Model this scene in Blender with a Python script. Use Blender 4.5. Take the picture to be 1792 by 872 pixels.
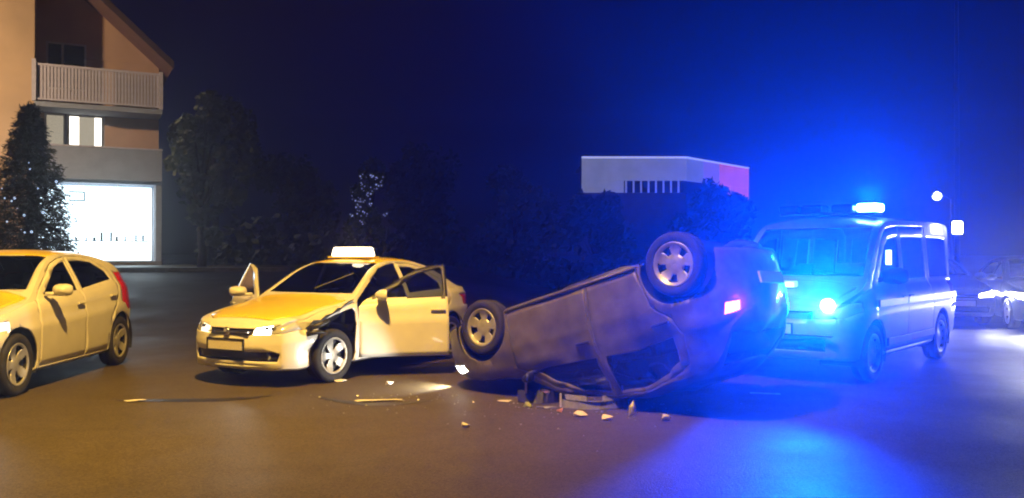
import bpy, bmesh, math, random
from mathutils import Vector, Matrix, noise
R = math.radians
random.seed(7)
for o in list(bpy.data.objects): bpy.data.objects.remove(o)
sc = bpy.context.scene
col = sc.collection

# ------------------------------------------------------------------ camera
CAMZ, FPX, HOR = 1.55, 1500.0, 445.0
cam = bpy.data.cameras.new('Camera'); camo = bpy.data.objects.new('Camera', cam); col.objects.link(camo)
cam.sensor_width = 36; cam.lens = 36 * FPX / 1792; cam.clip_end = 2000
camo.location = (0, 0, CAMZ); camo.rotation_euler = (R(90) + math.atan((HOR - 436) / FPX), 0, 0)
sc.camera = camo

# ------------------------------------------------------------------ sky, dim night sun, exposure
w = bpy.data.worlds.new('World'); sc.world = w; w.use_nodes = True
nt = w.node_tree; bg = nt.nodes['Background']
sky = nt.nodes.new('ShaderNodeTexSky'); sky.sky_type = 'NISHITA'; sky.sun_disc = False
sky.sun_elevation = R(-2.5); sky.sun_rotation = R(0); sky.air_density = 1.0; sky.ozone_density = 10.0; sky.dust_density = 0.0
nt.links.new(sky.outputs[0], bg.inputs[0]); bg.inputs[1].default_value = 0.05
sun = bpy.data.lights.new('Sun', 'SUN'); sun.energy = 0.012; sun.angle = R(12); sun.color = (1.0, .75, .5)
suno = bpy.data.objects.new('Sun', sun); col.objects.link(suno); suno.rotation_euler = (R(50), 0, R(-20))
sc.view_settings.view_transform = 'Standard'; sc.view_settings.look = 'None'
sc.view_settings.exposure = 0; sc.view_settings.gamma = 1
sc.cycles.use_denoising = True
sc.cycles.pixel_filter_type = 'BLACKMAN_HARRIS'; sc.cycles.filter_width = 2.0   # soft phone-video lens
sc.cycles.max_bounces = 6; sc.cycles.volume_bounces = 0; sc.cycles.transparent_max_bounces = 12
sc.cycles.sample_clamp_indirect = 4.0

HAZE_DENSITY = 0.0031
BLUE = (0.0, 0.048, 1.0)

# ------------------------------------------------------------------ helpers
def gp(px, py, z=0.0):
    """photo pixel -> world point on the plane at height z"""
    d = (CAMZ - z) * FPX / (py - HOR)
    return Vector(((px - 896) / FPX * d, d, z))
def at(px, py, d):
    return Vector(((px - 896) / FPX * d, d, CAMZ - (py - HOR) / FPX * d))

MATS = {}
def mat(name, color=(.5, .5, .5), rough=.5, metal=0.0, emit=None, strength=0.0, coat=0.0, var=0.0, vscale=8.0, bump=0.0, bscale=60.0, spec=.5, darkvar=None):
    if name in MATS: return MATS[name]
    m = bpy.data.materials.new(name); m.use_nodes = True; t = m.node_tree; b = t.nodes['Principled BSDF']
    b.inputs['Base Color'].default_value = (*color, 1); b.inputs['Roughness'].default_value = rough
    b.inputs['Metallic'].default_value = metal; b.inputs['Coat Weight'].default_value = coat
    b.inputs['Coat Roughness'].default_value = .06; b.inputs['Specular IOR Level'].default_value = spec
    if emit:
        b.inputs['Emission Color'].default_value = (*emit, 1); b.inputs['Emission Strength'].default_value = strength
    if var or bump:
        tc = t.nodes.new('ShaderNodeTexCoord')
    if var:
        n = t.nodes.new('ShaderNodeTexNoise'); n.inputs['Scale'].default_value = vscale; n.inputs['Detail'].default_value = 5
        t.links.new(tc.outputs['Object'], n.inputs['Vector'])
        r = t.nodes.new('ShaderNodeValToRGB')
        r.color_ramp.elements[0].position = .3; r.color_ramp.elements[1].position = .7
        lo = darkvar or tuple(c * (1 - var) for c in color)
        r.color_ramp.elements[0].color = (*lo, 1); r.color_ramp.elements[1].color = (*color, 1)
        t.links.new(n.outputs['Fac'], r.inputs[0]); t.links.new(r.outputs[0], b.inputs['Base Color'])
        ra = t.nodes.new('ShaderNodeMapRange'); ra.inputs[3].default_value = min(1, rough + .12); ra.inputs[4].default_value = rough
        t.links.new(n.outputs['Fac'], ra.inputs[0]); t.links.new(ra.outputs[0], b.inputs['Roughness'])
    if bump:
        n2 = t.nodes.new('ShaderNodeTexNoise'); n2.inputs['Scale'].default_value = bscale; n2.inputs['Detail'].default_value = 4
        t.links.new(tc.outputs['Object'], n2.inputs['Vector'])
        bp = t.nodes.new('ShaderNodeBump'); bp.inputs['Strength'].default_value = bump; bp.inputs['Distance'].default_value = .02
        t.links.new(n2.outputs['Fac'], bp.inputs['Height']); t.links.new(bp.outputs[0], b.inputs['Normal'])
    MATS[name] = m
    return m
def glassmat(name, tint=(.22, .26, .3), rough=.03):
    if name in MATS: return MATS[name]
    m = bpy.data.materials.new(name); m.use_nodes = True; t = m.node_tree; t.nodes.clear()
    o = t.nodes.new('ShaderNodeOutputMaterial'); mx = t.nodes.new('ShaderNodeMixShader'); fr = t.nodes.new('ShaderNodeFresnel')
    tr = t.nodes.new('ShaderNodeBsdfTransparent'); gl = t.nodes.new('ShaderNodeBsdfGlossy')
    fr.inputs[0].default_value = 1.5; tr.inputs[0].default_value = (*tint, 1); gl.inputs['Roughness'].default_value = rough
    t.links.new(fr.outputs[0], mx.inputs[0]); t.links.new(tr.outputs[0], mx.inputs[1]); t.links.new(gl.outputs[0], mx.inputs[2])
    t.links.new(mx.outputs[0], o.inputs[0]); MATS[name] = m
    return m

M_white = mat('white_paint', (.66, .64, .61), .28, coat=.7, var=.14, vscale=3)
M_yellow = mat('taxi_yellow_paint', (.74, .55, .010), .28, coat=.7, var=.12, vscale=3)
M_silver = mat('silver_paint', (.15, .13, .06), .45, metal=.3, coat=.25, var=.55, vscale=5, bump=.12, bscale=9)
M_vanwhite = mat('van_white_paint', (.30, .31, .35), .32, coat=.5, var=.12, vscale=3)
M_black = mat('black_plastic', (.012, .012, .013), .45, var=.4, vscale=20)
M_trim = mat('cabin_trim', (.02, .02, .022), .8)
M_seat = mat('seat_fabric', (.035, .034, .036), .9, var=.3, vscale=30)
M_rubber = mat('tyre_rubber', (.016, .015, .015), .75, var=.4, vscale=25, bump=.3, bscale=80)
M_alloy = mat('alloy', (.50, .49, .47), .35, metal=.6, var=.25, vscale=20)
M_chrome = mat('chrome', (.7, .7, .7), .12, metal=1.0)
M_steel = mat('brake_steel', (.05, .05, .05), .5, metal=.6)
M_under = mat('underbody', (.03, .028, .027), .75, var=.5, vscale=9, bump=.3, bscale=30)
M_glass = glassmat('car_glass')
M_cleanglass = glassmat('clear_glass', (.8, .85, .88), .02)
M_red = mat('red_lens', (.35, .01, .012), .15, coat=.5)
M_redlit = mat('red_lens_lit', (.35, .01, .012), .15, emit=(1, .25, .35), strength=5)
M_lens = mat('lamp_lens', (.55, .56, .58), .1, metal=.3, coat=.8)
M_lenslit = mat('lamp_lens_lit', (.8, .8, .8), .1, emit=(1, .93, .8), strength=14)
M_lensdim = mat('lamp_lens_dim', (.8, .8, .8), .1, emit=(1, .9, .75), strength=1.6)
M_amber = mat('amber_lens', (.6, .16, .01), .2)
M_plate = mat('number_plate', (.62, .58, .48), .4, var=.1, vscale=40)
M_sign = mat('roof_sign_lit', (.9, .85, .75), .3, emit=(1, .82, .55), strength=5)
M_bluelens = mat('blue_lens', (.01, .05, .5), .1, coat=.5)
M_bluelit = mat('blue_lens_lit', (.2, .5, 1), .1, emit=(.25, .65, 1), strength=30)
M_whitelit = mat('white_lamp_lit', (.9, .9, .9), .2, emit=(.95, .95, 1), strength=12)

def tag(o, label=None, cat=None, group=None, kind=None):
    if label: o['label'] = label
    if cat: o['category'] = cat
    if group: o['group'] = group
    if kind: o['kind'] = kind
    return o
def empty(name, loc=(0, 0, 0), rz=0):
    o = bpy.data.objects.new(name, None); col.objects.link(o); o.location = loc; o.rotation_euler = (0, 0, rz); o.empty_display_size = .2
    return o
class MB:
    def __init__(s): s.v = []; s.f = []; s.sm = False
    def add(s, vs, fs):
        k = len(s.v); s.v += [tuple(v) for v in vs]; s.f += [tuple(i + k for i in f) for f in fs]; return s
    def box(s, x0, x1, y0, y1, z0, z1, M=None):
        vs = [Vector((x, y, z)) for x in (x0, x1) for y in (y0, y1) for z in (z0, z1)]
        if M is not None: vs = [M @ v for v in vs]
        return s.add(vs, [(0, 1, 3, 2), (4, 6, 7, 5), (0, 4, 5, 1), (2, 3, 7, 6), (0, 2, 6, 4), (1, 5, 7, 3)])
    def tube(s, pts, rad, n=8, cap=True):
        pts = [Vector(p) for p in pts]; rads = rad if isinstance(rad, (list, tuple)) else [rad] * len(pts)
        rings = []
        for i, p in enumerate(pts):
            d = (pts[min(i + 1, len(pts) - 1)] - pts[max(i - 1, 0)]).normalized()
            a = d.cross(Vector((0, 0, 1)) if abs(d.z) < .9 else Vector((1, 0, 0))).normalized(); b = d.cross(a)
            rings.append([p + (a * math.cos(2 * math.pi * k / n) + b * math.sin(2 * math.pi * k / n)) * rads[i] for k in range(n)])
        vs = [v for r in rings for v in r]; fs = []
        for i in range(len(pts) - 1):
            for k in range(n): fs.append((i * n + k, i * n + (k + 1) % n, (i + 1) * n + (k + 1) % n, (i + 1) * n + k))
        if cap: fs.append(tuple(range(n))[::-1]); fs.append(tuple(range((len(pts) - 1) * n, len(pts) * n)))
        return s.add(vs, fs)
    def lathe(s, prof, n=32, axis='y', c=(0, 0, 0), close=False):
        vs = []; fs = []
        for (r, h) in prof:
            for k in range(n):
                a = 2 * math.pi * k / n
                if axis == 'y': v = (c[0] + r * math.cos(a), c[1] + h, c[2] + r * math.sin(a))
                else: v = (c[0] + r * math.cos(a), c[1] + r * math.sin(a), c[2] + h)
                vs.append(v)
        m = len(prof)
        for i in range(m if close else m - 1):
            j = (i + 1) % m
            for k in range(n): fs.append((i * n + k, i * n + (k + 1) % n, j * n + (k + 1) % n, j * n + k))
        return s.add(vs, fs)
    def build(s, name, material, parent=None, smooth=False, bevel=0, solid=0):
        me = bpy.data.meshes.new(name); me.from_pydata(s.v, [], s.f); me.update()
        bm = bmesh.new(); bm.from_mesh(me); bmesh.ops.recalc_face_normals(bm, faces=bm.faces); bm.to_mesh(me); bm.free()
        me.materials.append(material)
        if smooth: me.polygons.foreach_set('use_smooth', [True] * len(me.polygons))
        o = bpy.data.objects.new(name, me); col.objects.link(o)
        if parent is not None: o.parent = parent
        if solid:
            md = o.modifiers.new('thickness', 'SOLIDIFY'); md.thickness = solid; md.offset = 0
        if bevel:
            md = o.modifiers.new('bevel', 'BEVEL'); md.width = bevel; md.segments = 2; md.limit_method = 'ANGLE'; md.angle_limit = R(40)
        return o
def light(name, kind, loc, energy, color, parent=None, radius=.05, aim=None, cone=None, blend=.5):
    l = bpy.data.lights.new(name, kind); l.energy = energy; l.color = color
    if kind in ('POINT', 'SPOT'): l.shadow_soft_size = radius
    if kind == 'SPOT': l.spot_size = R(cone); l.spot_blend = blend
    o = bpy.data.objects.new(name, l); col.objects.link(o); o.location = loc
    if aim is not None: o.rotation_euler = Vector(aim).to_track_quat('-Z', 'Y').to_euler()
    if parent is not None: o.parent = parent
    return o

# ------------------------------------------------------------------ ground
def hgt(x, y):
    def ss(a, b, t):
        t = max(0, min(1, (t - a) / (b - a))); return t * t * (3 - 2 * t)
    return 1.12 * ss(15, 31, y) * ss(3, -3, x)
def asphalt():
    m = bpy.data.materials.new('asphalt'); m.use_nodes = True; t = m.node_tree; b = t.nodes['Principled BSDF']
    tc = t.nodes.new('ShaderNodeTexCoord')
    def nz(scale, det=6, rough=.6):
        n = t.nodes.new('ShaderNodeTexNoise'); n.inputs['Scale'].default_value = scale; n.inputs['Detail'].default_value = det; n.inputs['Roughness'].default_value = rough
        t.links.new(tc.outputs['Object'], n.inputs['Vector']); return n
    big = nz(.35, 4); fine = nz(55, 3); mid = nz(3.0, 5)
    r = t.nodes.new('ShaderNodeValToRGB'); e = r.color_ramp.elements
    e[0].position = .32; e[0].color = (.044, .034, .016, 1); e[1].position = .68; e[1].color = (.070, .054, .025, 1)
    mix = t.nodes.new('ShaderNodeMath'); mix.operation = 'MULTIPLY_ADD'; mix.inputs[1].default_value = .35
    add = t.nodes.new('ShaderNodeMath'); add.operation = 'MULTIPLY_ADD'; add.inputs[1].default_value = .35
    t.links.new(mid.outputs['Fac'], mix.inputs[0]); t.links.new(fine.outputs['Fac'], add.inputs[0])
    sc_ = t.nodes.new('ShaderNodeMath'); sc_.operation = 'MULTIPLY'; sc_.inputs[1].default_value = .3
    t.links.new(big.outputs['Fac'], sc_.inputs[0]); t.links.new(sc_.outputs[0], add.inputs[2]); t.links.new(add.outputs[0], mix.inputs[2])
    t.links.new(mix.outputs[0], r.inputs[0])
    vo = t.nodes.new('ShaderNodeTexVoronoi'); vo.inputs['Scale'].default_value = 75; t.links.new(tc.outputs['Object'], vo.inputs['Vector'])
    sp = t.nodes.new('ShaderNodeMapRange'); sp.inputs[3].default_value = .62; sp.inputs[4].default_value = 1.5
    sx = t.nodes.new('ShaderNodeSeparateColor'); t.links.new(vo.outputs['Color'], sx.inputs[0]); t.links.new(sx.outputs[0], sp.inputs[0])
    # meandering sealed cracks
    wn = nz(1.3, 4); wm = t.nodes.new('ShaderNodeMix'); wm.data_type = 'VECTOR'; wm.inputs[0].default_value = .22
    t.links.new(tc.outputs['Object'], wm.inputs[4]); t.links.new(wn.outputs['Color'], wm.inputs[5])
    vc = t.nodes.new('ShaderNodeTexVoronoi'); vc.feature = 'DISTANCE_TO_EDGE'; vc.inputs['Scale'].default_value = .42; t.links.new(wm.outputs[1], vc.inputs['Vector'])
    ck = t.nodes.new('ShaderNodeMapRange'); ck.inputs[1].default_value = .004; ck.inputs[2].default_value = .012; ck.inputs[3].default_value = .90; ck.inputs[4].default_value = 1.0
    t.links.new(vc.outputs['Distance'], ck.inputs[0])
    mu = t.nodes.new('ShaderNodeMath'); mu.operation = 'MULTIPLY'; t.links.new(sp.outputs[0], mu.inputs[0]); t.links.new(ck.outputs[0], mu.inputs[1])
    mc = t.nodes.new('ShaderNodeVectorMath'); mc.operation = 'SCALE'; t.links.new(r.outputs[0], mc.inputs[0]); t.links.new(mu.outputs[0], mc.inputs['Scale'])
    t.links.new(mc.outputs[0], b.inputs['Base Color'])
    mr = t.nodes.new('ShaderNodeMapRange'); mr.inputs[1].default_value = .35; mr.inputs[2].default_value = .65; mr.inputs[3].default_value = .48; mr.inputs[4].default_value = .72
    t.links.new(big.outputs['Fac'], mr.inputs[0]); t.links.new(mr.outputs[0], b.inputs['Roughness'])
    b.inputs['Specular IOR Level'].default_value = .22
    bp = t.nodes.new('ShaderNodeBump'); bp.inputs['Strength'].default_value = .6; bp.inputs['Distance'].default_value = .012
    t.links.new(fine.outputs['Fac'], bp.inputs['Height']); t.links.new(bp.outputs[0], b.inputs['Normal'])
    return m
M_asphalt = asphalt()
def sheet(name, xs, ys, material, dz=0.0):
    vs = [(x, y, hgt(x, y) + dz) for y in ys for x in xs]; n = len(xs)
    fs = [(j * n + i, j * n + i + 1, (j + 1) * n + i + 1, (j + 1) * n + i) for j in range(len(ys) - 1) for i in range(n - 1)]
    return MB().add(vs, fs).build(name, material, smooth=True)
xs = [-600, -200, -80, -50] + [-40 + i * 1.0 for i in range(81)] + [50, 80, 200, 600]
ys = [-60, -20, -5] + [i * 1.0 for i in range(46)] + [50, 60, 80, 120, 200, 400, 900]
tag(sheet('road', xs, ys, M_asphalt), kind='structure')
M_line = mat('road_paint', (.42, .42, .40), .6, var=.5, vscale=14)
M_concrete = mat('concrete', (.24, .23, .21), .8, var=.3, vscale=6, bump=.3, bscale=30)
M_oil = mat('oil_streak', (.022, .018, .013), .35, var=.3, vscale=4)

# painted lane dashes left of the van and further off
for (a, b_, wd) in (((1312, 688), (1365, 690), .10), ((1050, 600), (1110, 600), .1)):
    p, q = gp(*a), gp(*b_); d = (q - p).normalized(); n_ = Vector((-d.y, d.x, 0)) * wd / 2
    o = MB().add([p - n_ + Vector((0, 0, .004)), q - n_ + Vector((0, 0, .004)), q + n_ + Vector((0, 0, .004)), p + n_ + Vector((0, 0, .004))], [(0, 1, 2, 3)]).build('lane_marking', M_line)
    tag(o, kind='structure')

# ------------------------------------------------------------------ car builder
def pchip(pts):
    pts = sorted(pts); X = [p[0] for p in pts]; Y = [p[1] for p in pts]; n = len(X)
    h = [X[i + 1] - X[i] for i in range(n - 1)]; dl = [(Y[i + 1] - Y[i]) / h[i] for i in range(n - 1)]
    d = [0] * n; d[0] = dl[0]; d[-1] = dl[-1]
    for i in range(1, n - 1):
        if dl[i - 1] * dl[i] > 0:
            w1 = 2 * h[i] + h[i - 1]; w2 = h[i] + 2 * h[i - 1]; d[i] = (w1 + w2) / (w1 / dl[i - 1] + w2 / dl[i])
    def f(x):
        if x <= X[0]: return Y[0]
        if x >= X[-1]: return Y[-1]
        i = 0
        while x > X[i + 1]: i += 1
        t = (x - X[i]) / h[i]
        return (2*t**3-3*t*t+1)*Y[i] + (t**3-2*t*t+t)*h[i]*d[i] + (-2*t**3+3*t*t)*Y[i+1] + (t**3-t*t)*h[i]*d[i+1]
    return f

def shell(S):
    top, belt, wid, bot = (pchip(S[k]) for k in ('top', 'belt', 'width', 'bottom'))
    xf, xr = S['xf'], S['xr']; zr = max(p[1] for p in S['top']); wr = S['wr']; N = 76
    xs = [xr + (xf - xr) * i / N for i in range(N + 1)]
    xs = sorted(xs + [xr + .012, xr + .025, xf - .012, xf - .025])
    def section(x):
        zt, zb, zl, w_ = top(x), bot(x), belt(x), wid(x); zl = min(zl, zt - .035); h = zl - zb
        pts = [(w_*.90, zb), (w_*.965, zb+.05*h), (w_*.985, zb+.16*h), (w_*.993, zb+.3*h), (w_, zb+.45*h), (w_*1.004, zb+.60*h), (w_*1.008, zb+.68*h),
               (w_*.992, zb+.72*h), (w_*.985, zb+.84*h), (w_*.965, zb+.94*h), (w_*.93, zl)]
        crown = S.get('crown', .055); ze = max(zl + .012, zt - crown)
        k = max(0, min(1, (ze - zl) / max(.05, zr - crown - zl)))
        we = w_*.915 + (min(wr, w_*.9) - w_*.915) * k
        for t in (.03, .2, .4, .6, .8, .93, 1.0):
            pts.append((w_*.915 + (we - w_*.915) * t ** 1.15, zl + (ze - zl) * (.03 + .97 * t)))
        for s in (.06, .15, .3, .5, .75):
            pts.append((we * (1 - s), ze + (zt - ze) * (1 - (1 - s) ** 2.6)))
        pts.append((0, zt)); return pts
    bm = bmesh.new(); secs = [section(x) for x in xs]; n = len(secs[0])
    L = []; Rr = []
    for x, s in zip(xs, secs):
        l = [bm.verts.new((x, y, z)) for (y, z) in s]; r = [bm.verts.new((x, -y, z)) for (y, z) in s[:-1]] + [l[-1]]
        L.append(l); Rr.append(r)
    for i in range(len(xs) - 1):
        for j in range(n - 1):
            for (g, fl) in ((L, 0), (Rr, 1)):
                q = [g[i][j], g[i + 1][j], g[i + 1][j + 1], g[i][j + 1]]
                q = list(dict.fromkeys(q))
                bm.faces.new(q if fl else q[::-1])
    K = 14
    for (idx, sgn, bow, prof) in ((len(xs) - 1, 1, S['bow_f'], S['prof_f']), (0, -1, S['bow_r'], S['prof_r'])):
        l, r, s = L[idx], Rr[idx], secs[idx]; z0, z1 = s[0][1], s[-1][1]; pf = pchip(prof); rows = []
        for j in range(n - 1):
            y, z = s[j]; row = [r[j]]
            for k in range(1, K):
                u = -1 + 2 * k / K
                zz = z
                row.append(bm.verts.new((xs[idx] + sgn * bow * (1 - abs(u) ** 2.2) * pf((z - z0) / (z1 - z0)), y * u, zz)))
            row.append(l[j]); rows.append(row)
        for j in range(n - 2):
            for k in range(K):
                q = [rows[j][k], rows[j][k + 1], rows[j + 1][k + 1], rows[j + 1][k]]
                bm.faces.new(q if sgn > 0 else q[::-1])
        for k in range(K):
            q = [rows[-1][k], rows[-1][k + 1], l[-1]]; bm.faces.new(q if sgn > 0 else q[::-1])
    bm.normal_update()
    return bm, section, (top, belt, wid, bot)

def inpoly(p, poly):
    x, y = p; c = False; j = len(poly) - 1
    for i in range(len(poly)):
        if (poly[i][1] > y) != (poly[j][1] > y) and x < (poly[j][0]-poly[i][0])*(y-poly[i][1])/(poly[j][1]-poly[i][1])+poly[i][0]: c = not c
        j = i
    return c
AX = {'side': (0, 2), 'front': (1, 2), 'top': (0, 1)}
def cut(bm, poly, proj, cond):
    a, b = AX[proj]
    for i in range(len(poly)):
        p, q = poly[i], poly[(i + 1) % len(poly)]
        lo0, hi0 = min(p[0], q[0]) - 1e-3, max(p[0], q[0]) + 1e-3; lo1, hi1 = min(p[1], q[1]) - 1e-3, max(p[1], q[1]) + 1e-3
        fs = []
        for f in bm.faces:
            c0 = [v.co[a] for v in f.verts]
            if max(c0) < lo0 or min(c0) > hi0: continue
            c1 = [v.co[b] for v in f.verts]
            if max(c1) < lo1 or min(c1) > hi1: continue
            if cond(f): fs.append(f)
        if not fs: continue
        co = Vector((0, 0, 0)); co[a] = p[0]; co[b] = p[1]
        no = Vector((0, 0, 0)); no[a] = q[1] - p[1]; no[b] = -(q[0] - p[0])
        if no.length < 1e-6: continue
        es = list({e for f in fs for e in f.edges}); vs = list({v for f in fs for v in f.verts})
        bmesh.ops.bisect_plane(bm, geom=vs + es + fs, dist=1e-5, plane_co=co, plane_no=no.normalized())
    out = []
    for f in bm.faces:
        c = f.calc_center_median()
        if inpoly((c[a], c[b]), poly) and cond(f): out.append(f)
    return out
def shrink(poly, d):
    n = len(poly); area = sum(poly[i][0]*poly[(i+1) % n][1]-poly[(i+1) % n][0]*poly[i][1] for i in range(n)); sg = 1 if area > 0 else -1
    out = []
    for i in range(n):
        p0, p1, p2 = Vector(poly[i-1]), Vector(poly[i]), Vector(poly[(i+1) % n])
        n1 = Vector((-(p1-p0).y, (p1-p0).x)).normalized()*sg; n2 = Vector((-(p2-p1).y, (p2-p1).x)).normalized()*sg
        m = n1 + n2; m = m / max(.4, m.length_squared) * 2
        out.append((p1.x + m.x * d, p1.y + m.y * d))
    return out
def extract(bm, faces):
    nb = bmesh.new(); mp = {}
    for f in faces:
        vs = []
        for v in f.verts:
            if v not in mp: mp[v] = nb.verts.new(v.co)
            vs.append(mp[v])
        try: nb.faces.new(vs)
        except ValueError: pass
    bmesh.ops.delete(bm, geom=faces, context='FACES')
    nb.normal_update(); bm.normal_update()
    return nb
def fin(bm, name, mats, parent, off=0.0, solid=0.0, org=None, hook=None, sharp=38):
    if off:
        bm.normal_update(); mv = [(v, v.normal.copy()) for v in bm.verts]
        for v, nn in mv: v.co += nn * off
    if hook: hook(bm)
    if org is not None:
        for v in bm.verts: v.co -= org
    me = bpy.data.meshes.new(name); bm.to_mesh(me); bm.free()
    for m in mats: me.materials.append(m)
    me.polygons.foreach_set('use_smooth', [True] * len(me.polygons))
    try: me.set_sharp_from_angle(angle=R(sharp))
    except Exception: pass
    o = bpy.data.objects.new(name, me); col.objects.link(o); o.parent = parent
    if solid:
        md = o.modifiers.new('thickness', 'SOLIDIFY'); md.thickness = solid; md.offset = -1
        if len(mats) > 1: md.material_offset = 1; md.material_offset_rim = 0
    return o

_wheel = {}
def wheel(parent, x, y, z, rad, style='five', steer=0.0, tread=.2, rimmat=None):
    key = (style, rad, rimmat.name if rimmat else '')
    sgn = 1 if y > 0 else -1
    if key not in _wheel:
        ri = rad * .685; hw = tread / 2
        t = MB().lathe([(ri, -hw*.85), (ri+.03, -hw), (rad*.90, -hw*1.02), (rad*.965, -hw*.9), (rad, -hw*.65), (rad, -hw*.1), (rad-.006, -hw*.06), (rad-.006, hw*.06), (rad, hw*.1), (rad, hw*.65), (rad*.965, hw*.9), (rad*.90, hw*1.02), (ri+.03, hw), (ri, hw*.85)], 44, close=True)
        n = 80; radii = [.0, .022, .05, .075, .10, .125, .15, .165, .178, .19, .205, .213]; radii = [q * ri / .213 for q in radii]
        depth = [.058, .06, .058, .05, .048, .050, .056, .062, .068, .076, .086, .088]
        vs = []; fs = []
        for r_, d_ in zip(radii, depth):
            for k in range(n):
                a = 2 * math.pi * k / n; vs.append((r_ * math.cos(a), d_ * hw / .1, r_ * math.sin(a)))
        for i in range(len(radii) - 1):
            for k in range(n):
                a = (360 * (k + .5) / n) % 72 - 36; rr = (radii[i] + radii[i + 1]) / 2 / ri
                hole = False
                if style == 'five': hole = .47 < rr < .84 and abs(a) < 13 + 10 * (rr - .47)
                if style == 'spoke': hole = .36 < rr < .90 and abs(a) < 8 + 26 * (rr - .36)
                if style == 'steel':
                    a2 = (360 * (k + .5) / n) % 36 - 18; hole = .66 < rr < .86 and abs(a2) < 7
                if not hole: fs.append((i * n + k, i * n + (k + 1) % n, (i + 1) * n + (k + 1) % n, (i + 1) * n + k))
        rim = MB().add(vs, fs)
        brake = MB().lathe([(0, .022), (ri * .80, .022), (ri * .985, .02), (ri * .985, -.06), (0, -.06)], 28)
        _wheel[key] = [t.build('tyre', M_rubber, None, True), rim.build('rim', rimmat or M_alloy, None, True, solid=.012), brake.build('brake_disc', M_steel, None, True)]
        first = True
    else: first = False
    wobj = empty('wheel', (x, y, z), steer if sgn > 0 else steer + math.pi); wobj.parent = parent
    for o in _wheel[key]:
        c = o if first else o.copy()
        if not first: col.objects.link(c)
        c.parent = wobj
    return wobj

def seat_mesh(x, y, z, wd=.5):
    m = MB()
    m.box(x - .25, x + .27, y - wd/2, y + wd/2, z, z + .16)
    T = Matrix.Translation((x - .22, y, z + .12)) @ Matrix.Rotation(R(-14), 4, 'Y')
    m.box(-.07, .07, -wd/2, wd/2, 0, .60, T)
    m.box(-.05, .05, -.13 if wd < .8 else -.5, .13 if wd < .8 else .5, .62, .82, T)
    return m

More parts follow.
